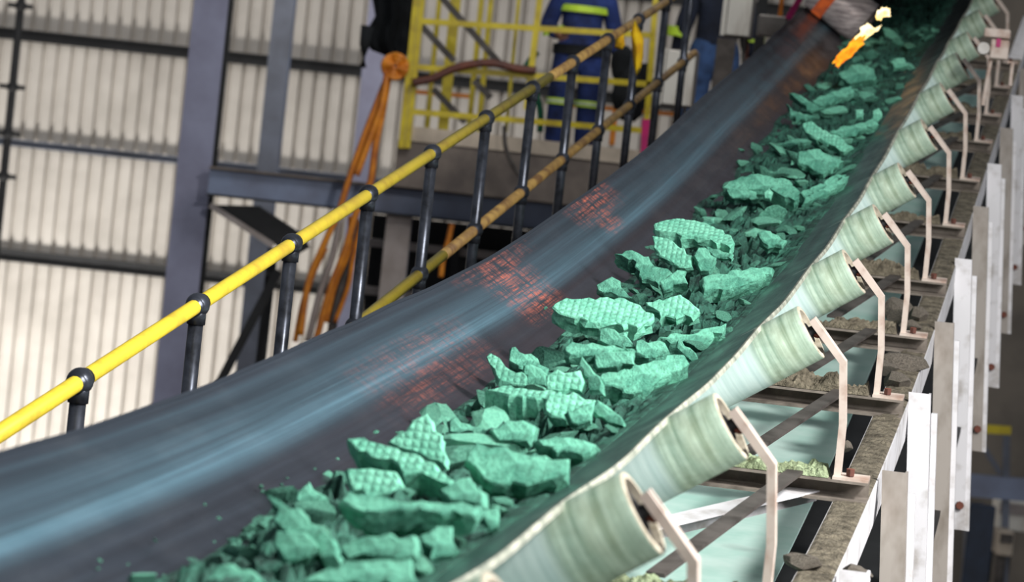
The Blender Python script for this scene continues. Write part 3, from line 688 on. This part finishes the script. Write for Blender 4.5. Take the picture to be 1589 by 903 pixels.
barthing('slanting_strut', 'black slanting pipe strut below the knee brace', atY(432, 420, 29.2), atY(322, 630, 29.2), .08, .08, BLACK, 'strut')
barthing('hanger_bar', 'dark upright bar below the knee brace', atY(424, 385, 29.6), atY(396, 640, 29.6), .09, .09, BLACK, 'steel bar')
# platform
zt = atY(800, 236, 28.2).z; zl = zb + hh; xl = atY(614, 250, 28.2).x
ztop = atY(800, 213, 28.2).z
pl = thing('platform', 'raised concrete platform with dusty beige kerb where the workers stand', 'platform', Matrix.Translation((xl, 28.2, zl)))
bm = BM(); box(bm, (0, 0, 0), (4.2, 3.2, zt - zl)); obj('slab', bm, CONCD, pl)
bm = BM(); box(bm, (.08, -.02, zt - zl), (4.2, .1, ztop - zl)); o = obj('kerb', bm, CONC, pl)
FLZ = zt
# dark rack below platform
rk_ = thing('pipe_rack', 'dark rack with pale shelves under the platform', 'rack', Matrix.Translation((atY(690, 400, 31).x, 31, 0)))
for xx in (-.55, .1, .75): bm = BM(); box(bm, (xx - .04, 0, 0), (xx + .04, .1, 6.3)); obj('upright', bm, BLACK, rk_)
for py in (340, 395, 470): z = atY(690, py, 31).z; bm = BM(); box(bm, (-.75, .05, z), (.9, .4, z + .07)); obj('shelf', bm, BEIGE, rk_)
bm = BM(); box(bm, (-.75, .5, 4.0), (1.3, .55, 6.5)); obj('back_panel', bm, BLACK, rk_)

# yellow barrier on the platform edge
Yf = 28.15
yb = thing('yellow_barrier', 'yellow steel guard barrier along the front edge of the platform', 'guard barrier', Matrix.Translation((atY(640, 215, Yf).x, Yf, ztop)))
YI = yb.matrix_world.inverted()
def yp(px, py, Y=Yf): return YI @ atY(px, py, Y)
for dx in (-4.5, 5): bm = BM(); a = yp(628 + dx, 228); b = yp(650 + dx, 5); b.z += .3; a.x = (a.x + b.x) / 2; bar(bm, yp(627 + dx, 230), yp(653 + dx, -30), .05, .06, Vector((0, 1, 0))); obj('end_post', bm, YELB, yb)
bm = BM(); bar(bm, yp(817, 170), yp(841, -30), .055, .055, Vector((0, 1, 0))); obj('post', bm, YELB, yb)
bm = BM(); bar(bm, yp(1000, 235), yp(1018, -10), .05, .05, Vector((0, 1, 0))); obj('post', bm, YELB, yb)
for (x0, y0, x1, y1) in ((652, 33, 1012, 55), (645, 104, 1010, 131), (634, 173, 1006, 203)):
    bm = BM(); bar(bm, yp(x0, y0), yp(x1, y1), .05, .05); obj('rail', bm, YELB, yb)
Yk = 30.5
yk = thing('rear_barrier', 'second yellow barrier of thin uprights at the back of the platform', 'guard barrier', Matrix.Translation((atY(700, 200, Yk).x, Yk, FLZ)))
YI = yk.matrix_world.inverted()
for x0, w in ((672, .045), (697, .1), (737, .05), (752, .05), (795, .035)):
    bm = BM(); bar(bm, yp(x0 - 10, 205, Yk), yp(x0 + 12, -20, Yk), w, .05, Vector((0, 1, 0))); obj('upright', bm, YELB, yk)
bm = BM(); bar(bm, yp(640, 142, Yk), yp(735, 150, Yk), .04, .04); o = obj('rail', bm, ORANGE, yk)
bm = BM(); bar(bm, yp(850, 160, Yk), yp(1100, 182, Yk), .04, .04); o = obj('rail', bm, ORANGE, yk)
for lab, a, b in (('dark slanting stair stringer behind the upper yellow barrier', (680, -10), (775, 98)), ('dark slanting stair stringer behind the middle of the yellow barrier', (652, 38), (705, 95)), ('dark slanting stair stringer low behind the yellow barrier', (735, 125), (762, 152)), ('dark slanting rod at the lower left of the yellow barrier', (672, 138), (722, 190))):
    barthing('stair_stringer', lab, atY(*a, 29.6), atY(*b, 29.6), .06, .06, DARKBAR, 'stair stringer')
# hoses
def hose(name, label, pts, Y, r, m, cat='hose', group=None):
    P = [atY(px, py, Y) for px, py in pts]; n = 6; Q = []
    for i in range(len(P) - 1):                       # Catmull-Rom
        p0, p1, p2, p3 = P[max(i - 1, 0)], P[i], P[i + 1], P[min(i + 2, len(P) - 1)]
        for j in range(n):
            t = j / n; Q.append(.5 * ((2 * p1) + (p2 - p0) * t + (2 * p0 - 5 * p1 + 4 * p2 - p3) * t * t + (3 * p1 - p0 - 3 * p2 + p3) * t ** 3))
    Q.append(P[-1]); c = Q[0].copy(); bm = BM(); tube(bm, [q - c for q in Q], r, 8, Vector((0, 1, 0)))
    return tag(obj(name, bm, m, None, Matrix.Translation(c), True), label, cat, group)
g = 'orange hoses hanging left of the platform'
hose('orange_hose', 'orange hose falling furthest left from the round coil', [(604, 112), (585, 160), (562, 220), (541, 280), (525, 330), (500, 385), (478, 440), (466, 520)], 28.0, .028, ORANGE, group=g)
hose('orange_hose', 'orange hose falling just right of the leftmost one', [(603, 118), (594, 170), (582, 230), (574, 285), (553, 330), (535, 390), (512, 450), (490, 530)], 28.05, .03, ORANGE, group=g)
hose('orange_hose', 'short orange hose dropping straight below the coil', [(600, 118), (592, 165), (574, 215), (553, 272)], 27.95, .03, ORANGE, group=g)
hose('orange_hose', 'orange hose hanging lowest behind the second handrail post', [(545, 335), (540, 390), (520, 440), (505, 500)], 28.1, .026, ORANGE, group=g)
hose('orange_hose', 'thin orange hose hanging nearest the second handrail post', [(560, 345), (548, 400), (540, 445), (520, 500)], 28.1, .02, ORANGE, group=g)
hose('orange_hose', 'pale orange hose hanging at the far left below the beam', [(505, 385), (488, 420), (470, 470), (458, 530)], 28.05, .024, ORANGE, group=g)
hose('grey_cable', 'grey cable hanging among the orange hoses', [(528, 340), (515, 400), (495, 460), (478, 530)], 28.15, .03, BEIGE, 'cable')
hose('grey_cable', 'dark cable hanging right of the orange hoses', [(552, 340), (545, 400), (522, 470), (512, 540)], 28.15, .04, DARKBAR, 'cable')
hose('orange_strap', 'orange strap hanging under the platform right of the beige column', [(701, 348), (695, 375), (688, 400), (684, 430)], 28.3, .025, ORANGE, 'strap')
hose('brown_hose', 'brown hose looped over the middle rail of the yellow barrier', [(640, 128), (670, 122), (700, 108), (730, 100), (765, 98), (800, 106), (832, 110)], 28.05, .035, BROWN)
hose('black_cable', 'dark cable drooping from the platform behind the handrail', [(783, 195), (784, 225), (795, 255), (812, 280)], 27.9, .02, DARKBAR, 'cable')
oc = thing('hose_coil', 'round orange hose coil hung left of the yellow barrier', 'hose coil', Matrix.Translation(atY(613, 103, 27.95)))
for r_ in (.1, .065, .03):
    bm = BM(); tube(bm, [(r_ * math.cos(2 * PI * i / 24), .02 * math.sin(i), r_ * math.sin(2 * PI * i / 24)) for i in range(25)], .024, 8, Vector((0, 1, 0))); obj('hose_turn', bm, ORANGE, oc, smooth=True)
# black coat hanging
bm = BM(); V = []
prof_w = [(572, 650, -25), (578, 648, 0), (582, 645, 25), (570, 642, 45), (566, 640, 62), (576, 636, 78), (602, 630, 88), (606, 628, 98)]
c = atY(610, 40, 29.3)
for (x0, x1, py) in prof_w:
    row = []
    for j in range(15):
        f = j / 14; p = atY(x0 + (x1 - x0) * f, py, 29.3 - .22 * math.sin(PI * f) - .05 * math.sin(f * 17)); row.append(bm.verts.new(p - c))
    V.append(row)
for a, b in zip(V, V[1:]):
    for j in range(14): bm.faces.new((a[j], a[j + 1], b[j + 1], b[j]))
r_ = bmesh.ops.solidify(bm, geom=bm.faces[:], thickness=.05)
ct = tag(obj('black_coat', bm, BCLOTH, None, Matrix.Translation(c), True), 'bulky black coat hanging beside the yellow barrier', 'coat')
bm = BM(); tube(bm, [atY(570, 40, 29.2) - c, atY(566, 70, 29.2) - c, atY(563, 105, 29.2) - c], [.06, .05, .035], 10); obj('sleeve', bm, BCLOTH, ct, smooth=True)

# ------------------------------------------------------------------ people
def skin_mesh(name, verts, edges, radii, m, parent, sub=2):
    me = bpy.data.meshes.new(name); me.from_pydata(verts, edges, []); o = bpy.data.objects.new(name, me); C.objects.link(o)
    sk = o.modifiers.new('skin', 'SKIN'); sk.use_smooth_shade = True
    for i, r in enumerate(radii):
        d = me.skin_vertices[0].data[i]; d.radius = r if isinstance(r, tuple) else (r, r); d.use_root = (i == 0)
    ss = o.modifiers.new('sub', 'SUBSURF'); ss.levels = sub; ss.render_levels = sub
    dg = bpy.context.evaluated_depsgraph_get(); dg.update()
    m2 = bpy.data.meshes.new_from_object(o.evaluated_get(dg)); bpy.data.objects.remove(o)
    for p in m2.polygons: p.use_smooth = True
    m2.materials.clear(); m2.materials.append(m)
    o = bpy.data.objects.new(name, m2); C.objects.link(o); o.parent = parent; return o
def ringband(bm, c, rx, ry, h, n=20, tilt=0):
    A = []
    for z, k in ((-h / 2, 1), (-h / 2, 1.04), (h / 2, 1.04), (h / 2, 1)):
        A.append([bm.verts.new((c[0] + rx * k * math.cos(2 * PI * i / n), c[1] + ry * k * math.sin(2 * PI * i / n), c[2] + z + tilt * math.cos(2 * PI * i / n))) for i in range(n)])
    for a, b in zip(A, A[1:]):
        for i in range(n): bm.faces.new((a[i], a[(i + 1) % n], b[(i + 1) % n], b[i]))
def person(label, p, rz, top, trouser, lefthand, righthand, H=1.76, WX=1.14):
    root = thing('person', label, 'person', Matrix.Translation(p) @ Matrix.Rotation(rz, 4, 'Z') @ Matrix.Diagonal((WX, WX, H / 1.76, 1)))
    # facing -y.  one continuous body
    V = [(0, 0, .96), (0, .01, 1.12), (0, .01, 1.3), (0, .01, 1.45), (0, 0, 1.53), (0, -.01, 1.6), (0, -.015, 1.7)]
    E = [(i, i + 1) for i in range(6)]; Rr = [(.15, .11), (.14, .1), (.16, .11), (.12, .09), .058, .075, .085]
    def add(parent_i, pts, rr):
        k = parent_i
        for q, r in zip(pts, rr): V.append(q); Rr.append(r); E.append((k, len(V) - 1)); k = len(V) - 1
        return k
    ends = []
    for s, hand in ((-1, righthand), (1, lefthand)):
        add(0, [(s * .1, 0, .9), (s * .105, -.01, .7), (s * .11, -.015, .5), (s * .112, .01, .3), (s * .115, .02, .09), (s * .125, -.1, .04), (s * .13, -.17, .03)], [.1, .085, .062, .058, .042, .04, .03])
        el = Vector((s * .27, .04, 1.16)); w = Vector(hand); sh = Vector((s * .19, 0, 1.42)); k = add(3, [sh, el, el.lerp(w, .5), w], [.062, .048, .042, .03])
        d = (w - el).normalized(); side = d.cross(Vector((0, 1, 0))).normalized() * s; palm = w + d * .05; kp = add(k, [palm], [(.036, .02)])
        ends.append((palm, d, side, s))
    body = skin_mesh('body', V, E, Rr, SKIN, root)
    for palm, d, side, s in ends:                                # five separate fingers
        cross = side; fb = BM()
        for i, L in enumerate((.07, .082, .078, .062)):
            o_ = palm + cross * ((i - 1.5) * .02) + d * .02; b_ = Vector((0, -1, 0))
            tube(fb, [o_, o_ + d * L * .45, o_ + d * L * .8 + b_ * L * .25, o_ + d * L * .95 + b_ * L * .5], [.0095, .009, .0085, .006], 8)
        o_ = palm - cross * .03 - d * .02; tube(fb, [o_, o_ - cross * .025 + d * .02, o_ - cross * .03 + d * .055], [.012, .011, .008], 8)
        f = obj('fingers', fb, SKIN, root, smooth=True)
    fb = BM(); sphere(fb, (0, -.095, 1.655), .014, 2, (.8, 1.4, 1.4)); f = obj('nose', fb, SKIN, root)
    for s in (-1, 1):
        fb = BM(); sphere(fb, (s * .032, -.082, 1.68), .011, 2); obj('eye', fb, WHITE, root)
        fb = BM(); sphere(fb, (s * .088, 0, 1.665), .024, 2, (.4, .8, 1.2)); obj('ear', fb, SKIN, root)
    fb = BM(); tube(fb, [(-.024, -.086, 1.618), (0, -.094, 1.616), (.024, -.086, 1.618)], .005, 6); obj('mouth', fb, BROWN, root)
    fb = BM(); bmesh.ops.create_uvsphere(fb, u_segments=20, v_segments=12, radius=.115)
    for v in fb.verts: v.co = Vector((v.co.x * .95, v.co.y * 1.1, max(v.co.z, -.01) * .95 + 1.70))
    obj('hard_hat', fb, WHITE, root, smooth=True)
    # clothing
    V = [(0, 0, .9), (0, .01, 1.15), (0, .01, 1.32), (0, .01, 1.46), (0, 0, 1.5)]; E = [(0, 1), (1, 2), (2, 3), (3, 4)]; Rr = [(.185, .14), (.175, .135), (.19, .14), (.15, .115), .075]
    for s, hand in ((-1, righthand), (1, lefthand)):
        el = Vector((s * .27, .04, 1.16)); w = Vector(hand); add(3, [(s * .195, 0, 1.42), el, el.lerp(w, .5), el.lerp(w, .93)], [.085, .072, .066, .058])
    jac = skin_mesh('jacket', V, E, Rr, top, root)
    V = [(0, 0, 1.16), (0, 0, .95)]; E = [(0, 1)]; Rr = [(.175, .135), (.18, .135)]
    for s in (-1, 1): add(1, [(s * .1, 0, .86), (s * .112, -.01, .68), (s * .115, -.015, .5), (s * .117, .01, .3), (s * .12, .02, .08)], [.125, .112, .1, .098, .092])
    trs = skin_mesh('trousers', V, E, Rr, trouser, root)
    for s in (-1, 1):
        fb = BM(); sphere(fb, (s * .127, -.07, .05), .06, 2, (.9, 2.3, .9)); 
        for v in fb.verts: v.co.z = max(v.co.z, 0)
        obj('boot', fb, BLACK, root, smooth=True)
    return root, jac, trs
p1 = atY(884, 221, 29.0); p1.z = FLZ
r1, j1, t1 = person('worker in royal blue overalls with lime stripes standing behind the yellow barrier', p1, .1, NAVY, NAVY, (.3, -.08, .93), (-.2, -.24, 1.08))
bm = BM(); ringband(bm, (0, 0, .97), .205, .165, .09); o = obj('tool_belt', bm, BCLOTH, r1); o['label'] = 'dark tool belt around the waist'
bm = BM(); ringband(bm, (0, .01, 1.34), .2, .15, .06); o = obj('lime_band', bm, LIME, r1)
for s in (-1, 1):
    bm = BM(); ringband(bm, (s * .115, -.012, .5), .108, .108, .055); b = obj('lime_band', bm, LIME, r1)
    bm = BM(); ringband(bm, (s * .115, -.012, .5), .111, .111, .02); obj('silver_stripe', bm, SILVER, b)
bm = BM(); ringband(bm, (-.235, -.1, 1.12), .075, .075, .06, tilt=.03); obj('lime_band', bm, LIME, r1)
p2 = atY(1092, 235, 28.45); p2.z = FLZ
r2, j2, t2 = person('worker in dark navy jacket and jeans with a lime cuff, partly behind the cream box', p2, PI + .2, NAVY2, DENIM, (.27, -.1, .9), (-.3, -.03, .95), 1.92, 1.16)
bm = BM(); ringband(bm, (.29, -.02, 1.1), .085, .085, .075, tilt=.01); obj('lime_cuff', bm, LIME, r2)
bm = BM(); ringband(bm, (-.29, .0, 1.12), .085, .085, .075, tilt=.01); obj('lime_cuff', bm, LIME, r2)

# ------------------------------------------------------------------ junction boxes, rags, odds and ends by the belt
def jbox(px0, py0, px1, py1, Y, label, dep=.22):
    a = atY(px0, py1, Y); b = atY(px1, py0, Y); w = (b - a).x; h = (b - a).z
    M = Matrix.Translation(((a.x + b.x) / 2, Y, a.z)) @ Matrix.Rotation(-TH, 4, 'Z')
    r = thing('junction_box', label, 'electrical box', M, 'cream electrical boxes')
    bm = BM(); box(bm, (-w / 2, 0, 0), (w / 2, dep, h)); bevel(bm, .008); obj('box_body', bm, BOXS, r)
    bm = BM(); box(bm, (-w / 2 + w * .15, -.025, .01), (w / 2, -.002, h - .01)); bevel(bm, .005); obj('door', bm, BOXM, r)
    bm = BM(); box(bm, (-w / 2 - .01, -.02, 0), (-w / 2 + w * .12, -.002, h)); bevel(bm, .004); obj('hinge_strip', bm, BOXM, r)
    bm = BM(); tube(bm, [(w * .3, .1, 0), (w * .3, .1, -.12), (w * .42, .1, -.25)], .015, 8); obj('cable_gland', bm, BOXS, r)
    return r
jbox(1019, 80, 1081, 162, 24.5, 'cream electrical box with grey sides above the belt edge, the lower one')
jbox(1119, -30, 1172, 55, 23.5, 'cream electrical box cut by the top edge of the photo, the upper one')
barthing('box_post', 'dark upright post behind the lower cream box', atY(1105, 240, 24.9), atY(1128, 60, 24.9), .14, .08, DARKBAR, 'steel post', Vector((0, 1, 0)))
barthing('box_post', 'dark upright post right of the upper cream box', atY(1168, 170, 24), atY(1188, -40, 24), .07, .07, BLACK, 'steel post', Vector((0, 1, 0)))
hose('drop_cable', 'dark cable dropping from the upper cream box', [(1150, 58), (1153, 80), (1160, 100), (1170, 120)], 23.6, .012, DARKBAR, 'cable')
hose('drop_cable', 'brown cable dropping beside the upper cream box', [(1158, 58), (1160, 75), (1157, 95), (1164, 110)], 23.6, .012, BROWN, 'cable')
def rag(pts, Y, label, name='yellow_rag', m=YCLOTH):
    P = [atY(px, py, Y) for px, py in pts]; c = sum(P, Vector()) / len(P); bm = BM(); n = len(P)
    ctr = [bm.verts.new(Vector((0, s * .045, 0))) for s in (-1, 1)]; rim = [bm.verts.new(p - c + Vector((0, .015 * math.sin(i * 2.1), 0))) for i, p in enumerate(P)]
    for k, cc in enumerate(ctr):
        for i in range(n): bm.faces.new((cc, rim[i], rim[(i + 1) % n]))
    bmesh.ops.subdivide_edges(bm, edges=bm.edges[:], cuts=2, use_grid_fill=True, smooth=.3)
    return tag(obj(name, bm, m, None, Matrix.Translation(c), True), label, 'cloth')
Yr = rail(8.4).y - .06
rag([(985, 30), (993, 45), (999, 62), (998, 90), (993, 112), (987, 118), (983, 100), (981, 72), (979, 50)], Yr, 'yellow rag hanging long from the far end of the handrail')
rag([(957, 52), (968, 50), (970, 70), (966, 77), (953, 74)], Yr, 'short yellow rag bunched on the handrail left of the long one')
tb = BM(); c = atY(980, 130, 28.5)
for i, (px, py, w) in enumerate(((968, 100, 20), (985, 130, 28), (975, 155, 26), (998, 120, 20))): sphere(tb, atY(px, py, 28.5) - c, w / 170, 2, (1, .8, 1.3))
for v in tb.verts: v.co += Vector((noise.noise(v.co * 6), 0, noise.noise(v.co * 6 + Vector((9, 0, 0))))) * .05
tag(obj('black_sack', tb, BCLOTH, None, Matrix.Translation(c), True), 'black bulging sack on the platform between the two workers', 'sack')
barthing('magenta_strip', 'magenta plastic strip at the end of the platform beside the belt', atY(1003, 185, 27), atY(1000, 240, 27), .07, .03, MAGENTA, 'plastic strip', Vector((0, 1, 0)))
barthing('orange_prop', 'orange upright prop between handrail posts on the platform', atY(955, 170, 28.4), atY(949, 225, 28.4), .05, .05, ORANGE, 'prop', Vector((0, 1, 0)))
hose('green_hose', 'green hose hanging left of the worker in blue', [(834, 80), (822, 95), (815, 110), (826, 130), (838, 170), (838, 205)], 29.4, .03, GREENP)
hose('green_hose', 'green hose hanging right of the worker in blue', [(936, 85), (937, 105), (930, 120)], 29.4, .025, GREENP)
# pipes by the drum
barthing('magenta_pipe', 'slanting magenta pipe left of the silver drum', atY(1246, -10, 22.5), atY(1222, 30, 22.5), .04, .04, MAGENTA, 'pipe')
barthing('orange_pipe', 'orange vertical pipe left of the magenta pipe', atY(1210, 26, 22.6), atY(1215, -15, 22.6), .03, .03, ORANGE, 'pipe', Vector((0, 1, 0)))
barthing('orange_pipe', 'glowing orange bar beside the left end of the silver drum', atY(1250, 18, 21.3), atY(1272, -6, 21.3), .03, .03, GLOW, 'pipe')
bxm = BM(); box(bxm, (-.13, 0, -.09), (.13, .1, .06)); bevel(bxm, .01); tag(obj('grey_bracket', bxm, BOXS, None, Matrix.Translation(atY(1206, 38, 22.5))), 'grey mounting bracket above the belt left of the drum', 'bracket')
# drum on the left wing, flames
p, td, ud = on_level(1312, 58, bv(-.2)); 
dr = thing('silver_drum', 'scuffed silver roller drum resting on the left side of the belt at the top', 'drum', wmat(20.6, -.33, bv(-.33)))
ax = Vector((math.cos(A35), 0, -math.sin(A35))); nx = Vector((math.sin(A35), 0, math.cos(A35)))
def lathe(bm, prof_, c, ax, n=28):
    x, y = basis(ax, Vector((0, 1, 0))); rings = [[bm.verts.new(c + ax * z + x * r * math.cos(2 * PI * k / n) + y * r * math.sin(2 * PI * k / n)) for k in range(n)] for z, r in prof_]
    for a, b in zip(rings, rings[1:]):
        for k in range(n): bm.faces.new((a[k], a[(k + 1) % n], b[(k + 1) % n], b[k]))
    bm.faces.new(rings[0][::-1]); bm.faces.new(rings[-1])
rd = .15; c = nx * (rd + .015)
bm = BM(); lathe(bm, [(-.22, rd - .02), (-.21, rd), (-.1, rd), (-.09, rd - .004), (.1, rd), (.16, rd), (.165, rd - .02)], c, ax); obj('drum_shell', bm, DRUMM, dr, smooth=True)
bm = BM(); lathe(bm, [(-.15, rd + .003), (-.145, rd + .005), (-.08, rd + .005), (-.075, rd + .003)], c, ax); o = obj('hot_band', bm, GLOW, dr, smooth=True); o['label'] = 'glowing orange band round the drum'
bm = BM(); lathe(bm, [(.165, rd + .006), (.195, rd + .006), (.197, rd - .03), (.18, rd - .05)], c, ax); obj('end_flange', bm, DARKBAR, dr, smooth=True)
FY = on_level(1300, 98, VC + .16)[0].y - .15
def flame(pts, Y, label, m, seed):
    P = [atY(px, py, Y) for px, py in pts]; c = sum(P, Vector()) / len(P); bm = BM(); n = 0; rnd = random.Random(seed); out = []
    for i in range(len(P)):
        A, B = P[i] - c, P[(i + 1) % len(P)] - c
        for j in range(4): out.append(A.lerp(B, j / 4) * (1 + rnd.uniform(-.17, .17)))
    for s in (-1, 1):
        cc = bm.verts.new((0, s * .035, 0)); rim = [bm.verts.new(q + Vector((0, s * .004, 0))) for q in out]; n = len(rim)
        for i in range(n): bm.faces.new((cc, rim[i], rim[(i + 1) % n]))
    bmesh.ops.remove_doubles(bm, verts=bm.verts, dist=.001)
    return tag(obj('flame', bm, m, None, Matrix.Translation(c)), label, 'flame', 'flames by the silver drum')
flame([(1293, 100), (1297, 88), (1312, 74), (1325, 60), (1338, 55), (1344, 64), (1332, 76), (1322, 88), (1310, 96), (1302, 103)], FY, 'long orange flame licking down along the edge below the drum', FLAME, 1)
flame([(1328, 60), (1336, 44), (1346, 36), (1358, 44), (1366, 40), (1364, 48), (1356, 50), (1350, 56), (1342, 62)], FY + .05, 'white-hot flame in the middle beside the drum end', FLAMEW, 2)
flame([(1358, 28), (1362, 16), (1370, 11), (1380, 14), (1382, 25), (1370, 26), (1366, 33)], FY + .1, 'separate small yellow flame furthest right of the drum', FLAMEW, 3)
# unseen hood added to shade the far belt
hd = thing('shade_hood', 'unseen dark hood added to shade the belt beyond the flame', 'shade hood', wmat(21.9, 0, .72))
bm = BM(); box(bm, (-.75, -2.6, 0), (.62, 6, .05)); obj('shade_hood_top', bm, BLACK, hd)
bm = BM(); box(bm, (.58, -1.4, -.16), (.62, 6, 0)); obj('shade_hood_side', bm, BLACK, hd)
bm = BM(); box(bm, (-.75, 5.9, -.7), (.62, 6, 0)); obj('shade_hood_end', bm, BLACK, hd)
# limit switch, upper right
lsx = atY(1548, 70, 17.6); ls = thing('pull_switch', 'pale switch box with a pink dot beside the upper idlers', 'switch box', Matrix.Translation(lsx) @ Matrix.Rotation(-TH, 4, 'Z')); s_ = 17.6 / FPX
def q(px, py): return ((px - 1548) * s_, -(py - 70) * s_)
bm = BM(); box(bm, (q(1538, 0)[0], -.06, q(0, 92)[1]), (q(1566, 0)[0], .06, q(0, 62)[1])); bevel(bm, .006); obj('switch_body', bm, BRKT, ls)
bm = BM(); box(bm, (q(1526, 0)[0], -.08, q(0, 60)[1]), (q(1566, 0)[0], .08, q(0, 46)[1])); bevel(bm, .006); obj('cover', bm, BRKT, ls)
bm = BM(); box(bm, (q(1546, 0)[0], -.068, q(0, 74)[1]), (q(1553, 0)[0], -.06, q(0, 61)[1])); o = obj('pink_dot', bm, MAGENTA, ls)
bm = BM(); bmesh.ops.create_cone(bm, cap_ends=True, segments=20, radius1=.036, radius2=.032, depth=.06, matrix=Matrix.Translation((q(1528, 0)[0], -.05, q(0, 78)[1])) @ Matrix.Rotation(PI / 2, 4, 'X')); obj('lever_wheel', bm, WHITE, ls)
bm = BM(); tube(bm, [(q(1540, 0)[0], 0, q(0, 92)[1]), (q(1535, 0)[0], 0, q(0, 165)[1])], .012, 8); tube(bm, [(q(1566, 0)[0], 0, q(0, 95)[1]), (q(1574, 0)[0], 0, q(0, 95)[1]), (q(1574, 0)[0], 0, q(0, 130)[1])], .012, 8); obj('stand', bm, BRKT, ls)

# ------------------------------------------------------------------ right background
bm = BM(); a = atY(1500, 300, 42); struct(obj('wall_right', (box(bm, (a.x, 42, 0), (12, 42.2, 10.8)), bm)[1], mat('grey_block_wall', (120, 112, 102), (100, 94, 86), 1.5, .85)))
def slabpx(name, label, x0, y0, x1, y1, Y, dep, m, cat):
    a = atY(x0, y1, Y); b = atY(x1, y0, Y); c = (a + b) / 2; bm = BM(); box(bm, (a.x - c.x, 0, a.z - c.z), (b.x - c.x, dep, b.z - c.z)); bevel(bm, .015)
    return tag(obj(name, bm, m, None, Matrix.Translation((c.x, Y, c.z))), label, cat)
fr = thing('support_frame', 'blue-grey steel frame with a yellow top bar in the lower right distance', 'steel frame', Matrix.Translation((atY(1540, 760, 38).x, 38, 0)))
FI = fr.matrix_world.inverted()
def fbar(nm, a, b, w, h, m, up=Vector((0, 1, 0))): bm = BM(); bar(bm, FI @ atY(*a, 38), FI @ atY(*b, 38), w, h, up); obj(nm, bm, m, fr)
fbar('top_bar', (1510, 664), (1568, 668), .1, .1, YELB); fbar('beam', (1500, 752), (1640, 764), .26, .2, BEAMM); fbar('leg', (1562, 672), (1552, 1300), .08, .08, COLD); fbar('diagonal_brace', (1515, 675), (1552, 735), .06, .06, COLD); fbar('leg', (1512, 780), (1490, 1300), .2, .2, COLD)
def machine(lab, x0, y0, x1, y1, Y, m, knobs):
    a = atY(x0, y1, Y); b = atY(x1, y0, Y); r = thing('machine_unit', lab, 'machine', Matrix.Translation(((a.x + b.x) / 2, Y, a.z))); w, h = (b - a).x, (b - a).z
    bm = BM(); box(bm, (-w / 2, 0, 0), (w / 2, .5, h)); bevel(bm, .02); obj('housing', bm, m, r)
    bm = BM(); box(bm, (-w / 2 + .02, -.03, h * .55), (w / 2 - .02, 0, h * .9)); obj('front_panel', bm, DARKBAR if knobs else BEIGE, r)
    bm = BM(); tube(bm, [(0, .2, -a.z), (0, .2, 0)], .06, 10); obj('pedestal', bm, DARKBAR, r)
machine('pale machine housing below the blue-grey beam at lower right', 1545, 780, 1600, 822, 39, BOXM, False)
machine('small cream machine box at the lower right corner', 1546, 826, 1575, 862, 37.5, CONC, True)
machine('dark equipment block at the lower right behind the posts', 1500, 800, 1548, 900, 40, BLACK, False)
slabpx('blue_post', 'dark blue post behind the lowest right angle posts', 1486, 782, 1506, 1322, 36, .15, mat('blue_black_steel', (38, 52, 74), (28, 38, 54), 3, .5), 'steel post')

# ------------------------------------------------------------------ light
w = bpy.data.worlds.new('World'); sc.world = w; w.use_nodes = True
bg = w.node_tree.nodes['Background']; bg.inputs[0].default_value = (.80, .88, 1.0, 1); bg.inputs[1].default_value = .17
def area(name, loc, target, size, power, col=(1, 1, 1), sy=None):
    l = bpy.data.lights.new(name, 'AREA'); l.energy = power; l.size = size; l.color = col
    if sy: l.shape = 'RECTANGLE'; l.size_y = sy
    o = bpy.data.objects.new(name, l); C.objects.link(o); o.location = loc
    o.rotation_euler = (Vector(target) - Vector(loc)).to_track_quat('-Z', 'Y').to_euler(); return o
area('key_light', (5.0, 4.6, 12.0), (.3, 9.5, 6.2), 1.0, 1080, (1, .99, .97))
area('side_light', (4.2, 6.0, 8.6), (.9, 9.5, 5.8), 1.6, 290, (1, 1, 1))
area('near_light', (2.6, 1.6, 9.6), (-.35, 6.6, 6.3), 1.0, 190, (1, 1, 1))
area('wall_wash', (-7, 39.5, 1.6), (-6.5, 45, 3.9), 6, 760, (1, .97, .92), 1.5)
area('platform_light', (2, 22, 13), (1.5, 29, 7.5), 3, 270, (1, .98, .95))
area('hall_light', (-4, 34, 12), (-3, 45, 6), 6, 330, (1, .95, .9))
pl_ = bpy.data.lights.new('fire_light', 'POINT'); pl_.energy = .5; pl_.color = (1, .45, .15); pl_.shadow_soft_size = .05
o = bpy.data.objects.new('fire_light', pl_); C.objects.link(o); o.location = W(19.9, -.05, .42)
sl = bpy.data.lights.new('drum_fill_spot', 'SPOT'); sl.energy = 120; sl.spot_size = math.radians(10); sl.spot_blend = .5; sl.shadow_soft_size = .15; sl.color = (1, .96, .94)  # unseen narrow spot added to brighten the drum
o = bpy.data.objects.new('drum_fill_spot', sl); C.objects.link(o); o.location = W(17.2, -1.2, 1.3)
o.rotation_euler = (W(20.6, -.3, .3) - o.location).to_track_quat('-Z', 'Y').to_euler()
